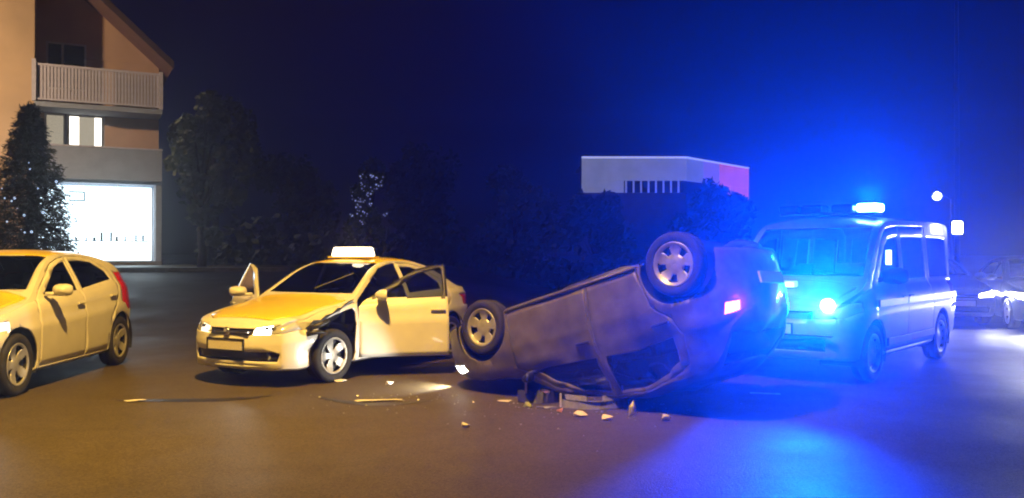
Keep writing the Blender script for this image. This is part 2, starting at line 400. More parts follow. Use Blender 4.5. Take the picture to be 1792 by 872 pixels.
def build_car(name, S, hook=None):
    """a car in its own axes: x forward, y left, z up, origin on the ground between the axles"""
    root = empty(name); P = S['paint']; inner = M_trim
    bm, section, fn = shell(S); parts = {}
    if hook: pre = lambda b: hook(b)
    else: pre = None
    hw = S['wb'] / 2; rad = S['rad']
    side = lambda s: (lambda f: f.calc_center_median().y * s > .3 and f.normal.y * s > .22)
    # wheel arches
    for s in (1, -1):
        for ax in (hw, -hw):
            ra = rad + S.get('arch', .055)
            poly = [(ax + ra * math.cos(2*math.pi*k/28), rad + .01 + ra * math.sin(2*math.pi*k/28)) for k in range(28)]
            bmesh.ops.delete(bm, geom=cut(bm, poly, 'side', lambda f: f.calc_center_median().y * s > .35), context='FACES'); bm.normal_update()
            wy = fn[2](ax)
            pr = [(ra + .004, .40 * s), (ra + .004, (wy - .012) * s)]
            liner = MB(); vs = []; n = 24
            for (r_, yy) in pr:
                for k in range(n + 1):
                    a = math.pi * (-.12 + 1.24 * k / n); vs.append((ax + r_ * math.cos(a), yy, rad + .01 + r_ * math.sin(a)))
            fs = [(k, k + 1, n + 2 + k, n + 1 + k) for k in range(n)]
            liner.add(vs, fs); liner.add([(ax + (ra+.004) * math.cos(math.pi*(-.12+1.24*k/n)), .40*s, rad + .01 + (ra+.004) * math.sin(math.pi*(-.12+1.24*k/n))) for k in range(n+1)], [tuple(range(n + 1))])
            lo = liner.build('wheel_arch', M_black, root)
            if pre: hookmesh(lo, pre)
    for (sg, poly) in S.get('missing', []):
        bmesh.ops.delete(bm, geom=cut(bm, poly, 'side', side(sg)), context='FACES'); bm.normal_update()
    # doors with windows
    gap = .007
    for (kind, dpoly, wpoly, hnd) in S['doors']:
        for s in (1, -1):
            if kind == 'pane':
                fs = cut(bm, wpoly, 'side', side(s)); fin(extract(bm, fs), 'window', [S.get('glass', M_glass)], root, -.008, hook=pre); continue
            fs = cut(bm, dpoly, 'side', side(s)); db = extract(bm, fs)
            inn = shrink(dpoly, gap); keep = set(cut(db, inn, 'side', lambda f: True))
            bmesh.ops.delete(db, geom=[f for f in db.faces if f not in keep], context='FACES'); db.normal_update()
            wb_ = None
            if wpoly:
                wf = cut(db, wpoly, 'side', lambda f: True); wb_ = extract(db, wf)
            op = S.get('open', {}).get((kind, s), 0)
            hx = max(p[0] for p in dpoly); hinge = Vector((hx - .01, s * (fn[2](hx) * .985), 0))
            org = hinge if op else None
            ys = section(sum(p[0] for p in dpoly) / len(dpoly))
            if S.get('black_frame') == (kind, s):
                for f in db.faces:
                    if f.calc_center_median().z > .962: f.material_index = 2
            d = fin(db, 'door', [P, inner, M_black], root, 0, .035 if op else .02, org, pre)
            if op:
                d.location = hinge; d.rotation_euler = (0, 0, R(op))
            if wb_: fin(wb_, 'window', [S.get('glass', M_glass)], d, -.008, 0, org, pre)
            if hnd:
                hxx, hz = hnd; wy = fn[2](hxx); hb = bmesh.new()
                m = MB().box(hxx - .09, hxx + .09, s * (wy * .985 + .008), s * (wy * .985 + .036), hz - .014, hz + .014)
                if org is not None: m.v = [tuple(Vector(v) - org) for v in m.v]
                ho = m.build('handle', S.get('handlemat', P), d, bevel=.008)
                if pre: hookmesh(ho, pre)
            if kind == 'front' and S.get('mirror'):
                mx, mz = S['mirror']; wy = fn[2](mx); g = S.get('mirror_size', 1)
                prof = []; vs = []; fs = []; nu, nv = 10, 14
                for i in range(nu + 1):
                    u = i / nu; rr = math.sin(math.pi * min(1, .03 + u * .97 * .5)) ** .6
                    for k in range(nv):
                        a = 2 * math.pi * k / nv; ca, sa = math.cos(a), math.sin(a)
                        vs.append((mx + .07 - u * .13, s * (wy + .11 + .115 * g * rr * math.copysign(abs(ca) ** .7, ca)), mz + .07 * g * rr * math.copysign(abs(sa) ** .7, sa)))
                for i in range(nu):
                    for k in range(nv): fs.append((i*nv+k, i*nv+(k+1) % nv, (i+1)*nv+(k+1) % nv, (i+1)*nv+k))
                fs.append(tuple(range(nv))); fs.append(tuple(range(nu*nv, nu*nv+nv)))
                m = MB().add(vs, fs).box(mx - .03, mx + .03, s * (wy * .93), s * (wy + .06), mz - .06, mz - .02)
                if org is not None: m.v = [tuple(Vector(v) - org) for v in m.v]
                mo = m.build('mirror', S.get('mirrormat', P), d, True)
                if pre: hookmesh(mo, pre)
    # front and rear
    fr = lambda f: f.calc_center_median().x > S['xf'] - .55 and f.normal.x > .03
    rr_ = lambda f: f.calc_center_median().x < S['xr'] + .55 and f.normal.x < -.03
    def mir(p): return [(-a, b) for a, b in p][::-1]
    for (nm, poly, both, m, off, where) in S.get('ends', []):
        for pl in ([poly, mir(poly)] if both else [poly]):
            mm = m
            if isinstance(m, tuple): mm = m[0] if pl is poly else m[1]
            fs = cut(bm, pl, 'front', fr if where == 'f' else rr_)
            if fs: fin(extract(bm, fs), nm, [mm, M_black], root, off, .02, hook=pre)
    wind = S['windscreen']
    fs = cut(bm, wind, 'front', lambda f: f.normal.x > .2 and f.normal.z > .15 and f.calc_center_median().z > wind[0][1] - .3 and f.calc_center_median().x > -.3)
    fin(extract(bm, fs), 'windscreen', [S.get('glass', M_glass)], root, -.006, hook=pre)
    if S.get('rearglass'):
        rg = S['rearglass']
        fs = cut(bm, rg, 'front', lambda f: f.normal.x < -.2 and f.calc_center_median().x < -.5)
        if fs: fin(extract(bm, fs), 'rear_window', [S.get('glass', M_glass)], root, -.006, hook=pre)
    for (nm, poly, m) in S.get('tops', []):
        fs = cut(bm, poly, 'top', lambda f: f.normal.z > .45 and f.calc_center_median().z > S.get('topz', .6))
        tb = extract(bm, fs); inn = shrink(poly, gap); keep = set(cut(tb, inn, 'top', lambda f: True))
        bmesh.ops.delete(tb, geom=[f for f in tb.faces if f not in keep], context='FACES'); tb.normal_update()
        fin(tb, nm, [m, inner], root, .002, .012, hook=pre)
    fin(bm, 'body', [P, inner], root, 0, .018, hook=pre)
    # floor pan
    xsx = [S['xr'] + .04 + (S['xf'] - S['xr'] - .08) * i / 30 for i in range(31)]
    m = MB()
    for zoff in (.012,):
        vs = []
        for x in xsx:
            nar = .52 if min(abs(x - hw), abs(x + hw)) < rad + .1 else fn[2](x) * .88
            vs += [(x, -nar, fn[3](x) + zoff), (x, -nar * .3, fn[3](x) + zoff + .03), (x, 0, fn[3](x) + zoff + .09), (x, nar * .3, fn[3](x) + zoff + .03), (x, nar, fn[3](x) + zoff)]
        m.add(vs, [(i*5+j, i*5+j+1, (i+1)*5+j+1, (i+1)*5+j) for i in range(30) for j in range(4)])
    uo = m.build('floor_pan', M_under, root, solid=.02)
    for (sx, st) in ((1, S.get('steer', 0)), (-1, 0)):
        for s in (1, -1): wheel(root, sx * hw, s * (fn[2](sx * hw) - .115), rad, rad, S.get('wheelstyle', 'five'), st, rimmat=S.get('rimmat'))
    # cabin
    zc = S.get('cabz', .30)
    for (sx, sy, wd) in S.get('seats', [(0, .37, .5), (0, -.37, .5), (-.95, 0, 1.2)]):
        so = seat_mesh(sx, sy, zc, wd).build('seat', M_seat, root, bevel=.04)
        if pre: hookmesh(so, pre)
    dx, dz = S['dash']
    do = MB().box(dx - .42, dx, -.68, .68, dz - .36, dz - .05).build('dashboard', M_trim, root, bevel=.05)
    st = MB(); C = Vector((dx - .55, .37, dz - .10)); T = Matrix.Translation(C) @ Matrix.Rotation(R(-65), 4, 'Y')
    st.tube([T @ Vector((.18*math.cos(2*math.pi*k/20), .18*math.sin(2*math.pi*k/20), 0)) for k in range(21)], .014, 6)
    st.tube([T @ Vector((-.18, 0, 0)), T @ Vector((.18, 0, 0))], .016, 6); st.tube([C, T @ Vector((0, 0, -.2))], .03, 6)
    wo = st.build('steering_wheel', M_black, root, True)
    if pre: hookmesh(do, pre); hookmesh(wo, pre)
    return root, section, fn
def hookmesh(o, pre):
    b = bmesh.new(); b.from_mesh(o.data); pre(b); b.to_mesh(o.data); b.free()

PF = [(0, .3), (.15, .85), (.35, 1.0), (.6, .92), (.8, .7), (.95, .35), (1, 0)]
PR = [(0, .3), (.15, .9), (.4, 1.0), (.6, .8), (.8, .5), (1, 0)]

SEDAN = dict(xf=2.0, xr=-1.98, wb=2.55, rad=.312, wr=.57, bow_f=.15, bow_r=.12, prof_f=PF, prof_r=PR, paint=M_white,
    top=[(2.0,.72),(1.93,.775),(1.7,.84),(1.3,.915),(1.0,.965),(.86,1.005),(.74,1.075),(.2,1.385),(.02,1.435),(-.25,1.462),(-.6,1.458),(-.95,1.395),(-1.25,1.265),(-1.5,1.135),(-1.62,1.095),(-1.85,1.065),(-1.94,1.03),(-1.98,.98)],
    belt=[(2.0,.66),(1.85,.715),(1.6,.785),(1.2,.86),(.85,.905),(0,.94),(-1,.975),(-1.5,1.0),(-1.8,.985),(-1.98,.90)],
    width=[(2.0,.60),(1.97,.655),(1.9,.72),(1.78,.78),(1.55,.825),(1.2,.845),(0,.855),(-1.2,.85),(-1.6,.815),(-1.82,.765),(-1.93,.70),(-1.98,.62)],
    bottom=[(2.0,.20),(1.6,.19),(0,.19),(-1.5,.21),(-1.98,.28)],
    doors=[('front', [(.84,.24),(.86,.86),(.80,.93),(.66,1.02),(.16,1.318),(-.02,1.362),(-.23,1.385),(-.25,.24)], [(.60,.965),(.13,1.265),(-.03,1.312),(-.17,1.33),(-.18,.985)], (-.10,.82)),
           ('rear', [(-.265,.24),(-.245,1.385),(-.55,1.38),(-.84,1.325),(-1.27,1.09),(-1.27,.86),(-1.16,.74),(-.95,.60),(-.87,.24)], [(-.315,.99),(-.305,1.332),(-.55,1.325),(-.82,1.268),(-1.10,1.10),(-1.10,1.015)], (-1.02,.84))],
    mirror=(.60, 1.01), dash=(.92,1.0),
    windscreen=[(-.665,1.02),(.665,1.02),(.535,1.395),(-.535,1.395)], rearglass=[(-.60,1.13),(.60,1.13),(.50,1.36),(-.50,1.36)],
    tops=[('bonnet', [(1.93,-.44),(1.93,.44),(1.80,.60),(1.55,.665),(.92,.715),(.86,.5),(.86,-.5),(.92,-.715),(1.55,-.665),(1.80,-.60)], M_yellow), ('roof', [(.10,-.525),(.16,0),(.10,.525),(-.85,.53),(-.90,0),(-.85,-.53)], M_yellow)],
    ends=[('headlight', [(.335,.60),(.35,.675),(.53,.702),(.53,.605)], True, (M_lenslit, M_lensdim), -.004, 'f'), ('indicator', [(.53,.605),(.53,.702),(.70,.738),(.80,.745),(.80,.66),(.66,.612)], True, M_lens, -.004, 'f'),
          ('grille', [(-.315,.592),(.315,.592),(.335,.668),(-.335,.668)], False, M_black, -.03, 'f'),
          ('lower_grille', [(-.60,.30),(.60,.30),(.63,.385),(.58,.41),(-.58,.41),(-.63,.385)], False, M_black, -.03, 'f'),
          ('tail_light', [(.40,.74),(.42,.90),(.80,.92),(.80,.76)], True, M_red, -.003, 'r')])

def bolt_on_front(root, z_plate, xf, chrome=True):
    pl = MB().box(xf + .155, xf + .168, -.26, .26, z_plate - .058, z_plate + .058).build('number_plate', M_plate, root, bevel=.004)
    fr = MB()
    for (a, b, c, d) in ((-.275,.275,.058,.072),(-.275,.275,-.072,-.058),(-.275,-.26,-.058,.058),(.26,.275,-.058,.058)):
        fr.box(xf + .150, xf + .176, a, b, z_plate + c, z_plate + d)
    fr.build('plate_frame', M_black, pl)

# ---- centre taxi --------------------------------------------------------------------------
def place(root, wheel_pos, local_wheel, fdir):
    a = math.atan2(fdir[1], fdir[0]); root.rotation_euler = (0, 0, a)
    v = Matrix.Rotation(a, 3, 'Z') @ Vector((local_wheel[0], local_wheel[1], 0))
    root.location = (wheel_pos[0] - v.x, wheel_pos[1] - v.y, 0)
    return root
S = dict(SEDAN); S['open'] = {('front', 1): -49, ('front', -1): 60}; S['steer'] = R(-4); S['wheelstyle'] = 'spoke'; S['black_frame'] = ('front', 1)
S['missing'] = [(1, [(1.56,.58),(1.50,.66),(1.40,.735),(1.22,.80),(1.06,.83),(.93,.85),(.90,.80),(.905,.60),(.925,.35),(.93,.24),(1.60,.24),(1.64,.42)])]
def dent(b):
    for v in b.verts:
        c = v.co
        if c.y > .3 and 0.8 < c.x < 2.1 and c.z < .98:
            k = max(0, 1 - ((c.x - 1.45) / .6) ** 2) * max(0, min(1, (c.y - .35) / .4))
            n_ = noise.noise_vector(Vector((c.x * 3.1, c.y * 3, c.z * 4.2)))
            v.co += Vector((n_.x * .05 - .03, n_.y * .06 - .05, n_.z * .045)) * k
taxi, sec, fn = build_car('taxi', S, dent)
tag(taxi, 'white taxi with yellow bonnet, lit roof sign, open doors and torn front wing', 'car')
taxi.scale = (1.03, 1.06, 1.03); place(taxi, (-2.20, 10.42), (1.275 * 1.03, .76 * 1.06), (-.47, -.883))
bolt_on_front(taxi, .485, 2.0)
m = MB().box(2.10, 2.135, -.30, .30, .622, .634); m.build('grille_bar', M_chrome, taxi, bevel=.003)
m = MB().lathe([(0, 0), (.04, 0), (.046, -.006), (.046, -.02), (0, -.02)], 20); m.v = [(2.15 + y, x, z + .635) for (x, y, z) in m.v]; m.build('badge', M_chrome, taxi, True)
m = MB()
m.tube([(2.07 - .16*abs(u)**2.2*1.0 + .05*(1-abs(u)**2), .66*u, .245) for u in [i/8 - 1 for i in range(17)]], .013, 6); m.build('bumper_strip', mat('grey_plastic', (.45,.45,.44), .4), taxi, True)
for s in (1, -1):
    m = MB().lathe([(0, 0), (.042, 0), (.05, -.012), (.05, -.04)], 16); m.v = [(2.015 + y, x + s * .47, z + .355) for (x, y, z) in m.v]; m.build('fog_lamp', M_lens, taxi, True)
# crumpled wing scraps and exposed wheel well
M_wing = M_white
m = MB(); vs = []; fs = []
for i in range(9):
    for j in range(5):
        x = 1.70 - .10 * i; z = .60 + .03 * i - .05 * j; n_ = noise.noise_vector(Vector((i * .7, j * .9, 3)))
        vs.append((x + n_.x * .03, .80 - .05 * j - .06 * math.sin(i) * .4 + n_.y * .05, z + .10 + n_.z * .05))
for i in range(8):
    for j in range(4): fs.append((i*5+j, i*5+j+1, (i+1)*5+j+1, (i+1)*5+j))
m.add(vs, fs); m.build('torn_wing', M_black, taxi, True, solid=.01)
m = MB(); m.tube([(1.70, .80, .66), (1.58, .87, .70), (1.50, .90, .74), (1.42, .86, .73)], [.03, .035, .025, .01], 6); m.tube([(1.72, .78, .60), (1.60, .86, .62), (1.52, .89, .60)], [.03, .03, .012], 6)
m.build('broken_lamp_housing', M_black, taxi, True)
# roof sign
sg = MB(); prof = [(-.10, 1.475), (-.085, 1.60), (.085, 1.60), (.10, 1.475)]
for (y0, y1) in ((-.30, .30),):
    vs = [(x + .0 - .12, y * (.9 if z > 1.55 else 1), z) for y in (y0, y1) for (x, z) in prof]
    sg.add(vs, [(0, 1, 2, 3), (7, 6, 5, 4), (0, 4, 5, 1), (1, 5, 6, 2), (2, 6, 7, 3), (3, 7, 4, 0)])
so = sg.build('roof_sign', M_sign, taxi, bevel=.02)
MB().box(-.25, .01, -.33, .33, 1.452, 1.474).build('sign_base', M_yellow, so, bevel=.006)
MB().tube([(-.62, .1, 1.45), (-.72, .1, 1.62)], .006, 6).build('aerial', M_black, taxi)
MB().tube([(.79, .10, 1.07), (.45, .45, 1.26)], .008, 6).build('wiper', M_black, taxi)
light('headlamp', 'SPOT', (2.15, .45, .66), 25, (1, .9, .75), taxi, .05, (1, .1, -.10), 90)
light('sign_lamp', 'POINT', (-.12, 0, 1.75), 5, (1, .8, .5), taxi, .1)
# interior courtesy lamp glimpsed through the rear side window
MB().box(-.62, -.50, -.06, .06, 1.385, 1.40).build('courtesy_lamp', M_sign, taxi)
light('courtesy', 'POINT', (-.6, 0, 1.32), 2.5, (1, .75, .4), taxi, .05)

# ---- left taxi (hatchback) ----------------------------------------------------------------
HATCH = dict(xf=2.05, xr=-1.93, wb=2.62, rad=.322, wr=.58, bow_f=.17, bow_r=.14, prof_f=PF, prof_r=PR, paint=M_white,
    top=[(2.05,.74),(1.98,.80),(1.7,.89),(1.3,.97),(1.05,1.01),(.93,1.06),(.80,1.14),(.25,1.43),(.05,1.48),(-.3,1.51),(-.8,1.50),(-1.25,1.44),(-1.5,1.37),(-1.68,1.26),(-1.82,1.10),(-1.90,.99),(-1.93,.93)],
    belt=[(2.05,.68),(1.85,.745),(1.6,.82),(1.2,.90),(.85,.95),(0,.985),(-.7,1.03),(-1.2,1.09),(-1.5,1.10),(-1.75,1.02),(-1.93,.86)],
    width=[(2.05,.62),(2.02,.68),(1.95,.75),(1.82,.81),(1.6,.85),(1.2,.875),(0,.885),(-1.2,.885),(-1.55,.86),(-1.78,.80),(-1.88,.74),(-1.93,.66)],
    bottom=[(2.05,.21),(1.6,.20),(0,.20),(-1.5,.22),(-1.93,.30)],
    doors=[('front', [(.88,.25),(.90,.90),(.84,.97),(.72,1.07),(.20,1.355),(0,1.405),(-.20,1.43),(-.24,.25)], [(.66,1.01),(.17,1.30),(0,1.352),(-.15,1.372),(-.16,1.03)], (-.08,.88)),
           ('rear', [(-.255,.25),(-.215,1.43),(-.55,1.435),(-.90,1.41),(-1.22,1.27),(-1.26,1.08),(-1.22,.90),(-1.0,.66),(-.90,.25)], [(-.29,1.045),(-.27,1.375),(-.55,1.38),(-.86,1.355),(-1.10,1.24),(-1.14,1.135)], (-1.02,.93))],
    mirror=(.66, 1.06), dash=(.98,1.05),
    windscreen=[(-.68,1.075),(.68,1.075),(.545,1.445),(-.545,1.445)], rearglass=[(-.56,1.15),(.56,1.15),(.46,1.36),(-.46,1.36)],
    tops=[('bonnet', [(1.98,-.44),(1.98,.44),(1.85,.62),(1.6,.70),(.96,.75),(.90,.5),(.90,-.5),(.96,-.75),(1.6,-.70),(1.85,-.62)], M_yellow), ('roof', [(.14,-.54),(.20,0),(.14,.54),(-1.30,.53),(-1.38,0),(-1.30,-.53)], M_yellow)],
    ends=[('headlight', [(.36,.62),(.38,.70),(.58,.735),(.74,.77),(.85,.775),(.85,.69),(.70,.635)], True, M_lensdim, -.004, 'f'),
          ('grille', [(-.33,.61),(.33,.61),(.35,.69),(-.35,.69)], False, M_black, -.03, 'f'),
          ('lower_grille', [(-.60,.30),(.60,.30),(.63,.40),(.58,.43),(-.58,.43),(-.63,.40)], False, M_black, -.03, 'f'),
          ('tail_light', [(.62,.72),(.50,.80),(.50,.95),(.60,1.10),(.70,1.22),(.88,1.22),(.90,.90),(.86,.72)], True, M_redlit, -.003, 'r')])
HATCH['ends'][3] = ('tail_light', HATCH['ends'][3][1], True, mat('red_lens_glow', (.45, .012, .012), .15, emit=(1, .05, .05), strength=.06, coat=.5), -.003, 'r')
S = dict(HATCH); S['wheelstyle'] = 'spoke'
hatch, _, _ = build_car('taxi', S)
tag(hatch, 'white hatchback taxi with yellow roof cut off by the left edge of the picture', 'car')
place(hatch, (-5.56, 12.0), (-1.31, .78), (.035, -1)); hatch.scale = (1.0, 1.0, 1.065)
for s in (.6, -.6): light('headlamp', 'SPOT', (2.25, s, .70), 60, (.85, .92, 1), hatch, .06, (1, -.0, -.12), 100)
bolt_on_front(hatch, .5, 2.05)

# ---- overturned car -----------------------------------------------------------------------
F = Vector((-1.827, 1.5, -.715)).normalized(); U0 = Vector((0.02, -.07, -1)); U = (U0 - F * U0.dot(F)).normalized(); Yv = U.cross(F)
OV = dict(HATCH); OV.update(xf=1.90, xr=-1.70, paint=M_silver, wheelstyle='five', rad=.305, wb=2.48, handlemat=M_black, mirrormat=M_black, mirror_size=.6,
    top=[(1.90,.70),(1.84,.76),(1.6,.85),(1.25,.92),(1.0,.96),(.88,1.00),(.74,1.08),(.20,1.37),(.02,1.41),(-.3,1.43),(-.8,1.42),(-1.2,1.37),(-1.36,1.30),(-1.50,1.15),(-1.62,1.0),(-1.67,.95),(-1.70,.90)],
    belt=[(1.90,.64),(1.8,.70),(1.55,.78),(1.2,.85),(.85,.89),(0,.91),(-.7,.93),(-1.2,.95),(-1.4,.96),(-1.58,.93),(-1.70,.84)],
    width=[(1.90,.58),(1.88,.64),(1.82,.70),(1.70,.75),(1.5,.79),(1.2,.81),(0,.82),(-1.2,.81),(-1.4,.77),(-1.58,.68),(-1.66,.60),(-1.70,.52)],
    bottom=[(1.90,.21),(1.6,.19),(0,.19),(-1.45,.21),(-1.70,.27)],
    doors=[('front', [(.84,.24),(.86,.84),(.80,.91),(.68,1.0),(.18,1.29),(0,1.33),(-.20,1.35),(-.22,.24)], [(.62,.94),(.15,1.24),(0,1.28),(-.14,1.295),(-.15,.95)], (-.08,.80)),
           ('rear', [(-.235,.24),(-.215,1.35),(-.55,1.355),(-.86,1.34),(-1.10,1.24),(-1.18,.98),(-1.12,.80),(-.93,.62),(-.83,.24)], [(-.28,.955),(-.265,1.30),(-.55,1.305),(-.82,1.29),(-1.00,1.19),(-1.04,.985)], (-1.0,.82))],
    mirror=(.62, .98), dash=(.92,.98),
    windscreen=[(-.66,1.02),(.66,1.02),(.53,1.375),(-.53,1.375)], bow_r=.10, rearglass=[(-.58,1.02),(.58,1.02),(.48,1.28),(-.48,1.28)],
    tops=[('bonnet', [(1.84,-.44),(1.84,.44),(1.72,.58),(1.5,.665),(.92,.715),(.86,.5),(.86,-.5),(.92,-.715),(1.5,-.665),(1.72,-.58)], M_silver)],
    ends=[('headlight', [(.42,.585),(.43,.66),(.56,.69),(.70,.715),(.76,.715),(.76,.645),(.66,.595)], True, (M_lens, M_lenslit), -.004, 'f'),
          ('grille', [(-.30,.57),(.30,.57),(.32,.64),(-.32,.64)], False, M_black, -.03, 'f'),
          ('lower_grille', [(-.55,.28),(.55,.28),(.55,.38),(-.55,.38)], False, M_black, -.03, 'f'),
          ('tail_light', [(.54,.76),(.54,.84),(.60,.85),(.655,.85),(.655,.76)], True, (M_red, M_redlit), -.003, 'r')])
Rm = Matrix((F, Yv, U)).transposed()
wc = Vector((-.323, 9.5, .739))          # near front wheel centre
O = wc - Rm @ Vector((1.24, -.76, .305))
MW = Matrix.Translation(O) @ Rm.to_4x4(); MWi = MW.inverted()
def crush(b):
    for v in b.verts:
        c = v.co
        n_ = noise.noise_vector(c * 2.3); k = max(0, min(1, (c.z - .55) / .5))
        n2 = noise.noise_vector(c * 5.1 + Vector((3, 1, 7)))
        v.co = c + n_ * (.05 * k + .012) + n2 * (.018 * k + .006)
        p = MW @ v.co
        lo = .012 + .02 * abs(n_.x)
        if p.z < lo + .10:
            p.z = lo + max(0, p.z - lo + .25) * .10 / .35
            v.co = MWi @ p
flip, _, fno = build_car('overturned_car', OV, crush)
flip.matrix_world = MW
tag(flip, 'silver hatchback lying upside down on its roof with wheels in the air', 'car')
m = MB(); m.tube([(.9, -.25, .18), (.3, -.28, .10), (-.4, -.30, .10), (-.85, .1, .14)], .03, 8); m.build('exhaust_pipe', M_steel, flip, True)
MB().tube([(-1.15, .5, .20), (-1.56, .5, .22)], .09, 10).build('silencer', M_steel, flip, True)
MB().tube([(-1.24, -.66, .30), (-1.24, 0, .24), (-1.24, .66, .30)], .035, 8).build('rear_axle', M_under, flip, True)
for s in (1, -1): MB().tube([(1.24, s * .2, .26), (1.24, s * .64, .30)], .025, 8).build('drive_shaft', M_under, flip, True)
MB().box(.95, 1.55, -.30, .30, .165, .26).build('engine_sump', M_under, flip, bevel=.03)
MB().box(-.95, -.45, -.45, .1, .14, .22).build('fuel_tank', M_under, flip, bevel=.04)
m = MB().box(-1.815, -1.795, -.26, .26, .52, .63); m.build('number_plate', M_plate, flip)
for s in (1, -1): MB().tube([(.85, s * .80, .225), (0, s * .808, .222), (-.85, s * .80, .225)], .018, 6).build('sill_strip', M_silver, flip, True)
l = light('headlamp', 'SPOT', (1.99, -.55, .70), 170, (1, .95, .82), flip, .05, None, 110)
l.rotation_euler = (MWi.to_3x3() @ Vector((-.97, -.06, -.14))).to_track_quat('-Z', 'Y').to_euler()
light('tail_lamp', 'POINT', (-1.80, -.58, .80), 2, (1, .1, .2), flip, .04)

# ---- emergency van ------------------------------------------------------------------------
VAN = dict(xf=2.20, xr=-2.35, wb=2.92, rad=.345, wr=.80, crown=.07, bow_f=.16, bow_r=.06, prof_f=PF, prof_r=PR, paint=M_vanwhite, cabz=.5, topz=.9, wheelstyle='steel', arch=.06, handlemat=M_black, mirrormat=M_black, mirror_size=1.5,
    top=[(2.20,.96),(2.14,1.03),(1.95,1.11),(1.72,1.18),(1.58,1.26),(1.0,1.86),(.86,1.965),(.6,2.04),(.1,2.08),(-1.5,2.09),(-2.15,2.07),(-2.30,2.02),(-2.35,1.93)],
    belt=[(2.20,.88),(2.0,.96),(1.7,1.06),(1.3,1.12),(.5,1.14),(-2.2,1.14),(-2.35,1.12)],
    width=[(2.20,.74),(2.16,.80),(2.08,.86),(1.9,.915),(1.6,.945),(1.0,.955),(-1.8,.955),(-2.2,.935),(-2.30,.91),(-2.35,.86)],
    bottom=[(2.20,.30),(1.6,.26),(0,.26),(-1.8,.28),(-2.35,.36)],
    doors=[('front', [(1.36,.33),(1.40,1.06),(1.36,1.20),(.84,1.80),(.70,1.88),(.20,1.93),(.20,.33)], [(1.16,1.20),(.80,1.66),(.66,1.74),(.28,1.78),(.28,1.20)], (.34,1.0)),
           ('sliding', [(.185,.33),(.185,1.93),(-.98,1.95),(-.98,.60),(-1.02,.33)], [(.10,1.22),(.10,1.78),(-.90,1.79),(-.90,1.22)], (.08,1.0)),
           ('pane', None, [(-1.10,1.22),(-1.10,1.79),(-2.10,1.79),(-2.10,1.22)], None)],
    mirror=(1.18, 1.28), dash=(1.62,1.22), seats=[(.55, .45, .55), (.55, -.45, .55), (-.7, 0, 1.4)],
    windscreen=[(-.80,1.28),(.80,1.28),(.72,1.90),(-.72,1.90)], rearglass=[(-.70,1.22),(-.04,1.22),(-.04,1.80),(-.66,1.80)],
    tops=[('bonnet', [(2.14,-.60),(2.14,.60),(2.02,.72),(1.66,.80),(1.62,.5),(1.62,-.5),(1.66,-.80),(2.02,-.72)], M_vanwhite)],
    ends=[('headlight', [(.52,.78),(.53,.90),(.70,.955),(.90,.975),(.92,.86),(.80,.79)], True, M_lens, -.004, 'f'),
          ('grille', [(-.48,.78),(.48,.78),(.48,.88),(-.48,.88)], False, M_black, -.03, 'f'),
          ('lower_grille', [(-.62,.40),(.62,.40),(.62,.54),(-.62,.54)], False, M_black, -.03, 'f'),
          ('tail_light', [(.78,.80),(.78,1.16),(.96,1.16),(.96,.80)], True, M_red, -.003, 'r')])
van, _, fnv = build_car('emergency_van', VAN)
tag(van, 'white emergency van with flashing blue lights on bonnet front and roof', 'van')
VF = Vector((-.655, -.757, 0)).normalized()
place(van, (4.42, 10.45), (1.46, .93), (VF.x, VF.y))
M_stripe = mat('side_stripe', (.25, .03, .03), .4); M_bluestripe = mat('blue_side_stripe', (.03, .06, .3), .4)
for s in (1, -1):
    for (x0, x1) in ((.22, 1.34), (-.96, .165), (-2.2, -1.0)):
        y = .955
        MB().box(x0, x1, s * (y - .005), s * (y + .006), .90, .985).build('side_stripe', M_bluestripe, van)
    for (x0, x1) in ((-1.0, 1.05),):
        MB().box(x0, x1, s * .935, s * .972, .40, .50).build('rub_strip', M_black, van, bevel=.01)
bolt_on_front(van, .66, 2.2)
MB().box(2.28, 2.36, -.74, .74, .585, .60).build('bumper_ledge', M_black, van, bevel=.01)
# light bar
lb = MB().box(.28, .56, -.66, .66, 2.075, 2.115).build('light_bar', M_black, van, bevel=.01)
for k, (y0, y1, lit) in enumerate(((.40, .68, 1), (.06, .36, 0), (-.36, -.06, 0), (-.68, -.40, 0))):
    MB().box(.27, .57, y0, y1, 2.117, 2.225).build('beacon', M_bluelit if lit else M_bluelens, lb, bevel=.03)
# front strobes in the grille, added glowing bonnet unit, emissive wing mirror glint, rear corner work lamp
for (y, lit) in ((.66, 1), (-.66, 0)):
    m = MB().lathe([(0, .02), (.055, .014), (.075, 0), (.078, -.05), (0, -.05)], 20); m.v = [(2.295 + yy, x + y, z + .95) for (x, yy, z) in m.v]
    m.build('strobe_lamp', M_bluelit if lit else M_bluelens, van, True)
bl = MB().box(1.90, 2.02, -.16, .16, 1.14, 1.22).build('bonnet_glow', mat('glow_unit_white', (.7, .7, .7), .3, emit=(.45, .65, 1), strength=.8), van, bevel=.02)  # glowing unit and spots added for a bright patch, no known lamp
for y in (.1, -.1): MB().box(2.015, 2.035, y - .045, y + .045, 1.15, 1.19).build('lens', mat('pale_spot_lit', (.8, .9, 1), .2, emit=(.5, .8, 1), strength=4), bl)
MB().box(1.235, 1.25, .995, 1.06, 1.42, 1.60).build('mirror_glint', mat('pale_mirror_glint', (.8, .9, 1), .2, emit=(.55, .8, 1), strength=4), van)  # emissive panel added for the bright spot at the wing mirror
MB().tube([(1.15, .95, 1.30), (1.2, 1.05, 1.40), (1.2, 1.04, 1.62)], .015, 6).build('mirror_arm', M_black, van, True)
wl = MB().box(-2.37, -2.20, .90, 1.02, 1.86, 2.06).build('work_lamp', M_whitelit, van, bevel=.02)
VW = lambda x, y, z: (x, y, z)
light('strobe_light', 'SPOT', (2.42, .66, .95), 26000, BLUE, van, .07, (1, .0, .55), 112, 1.0)
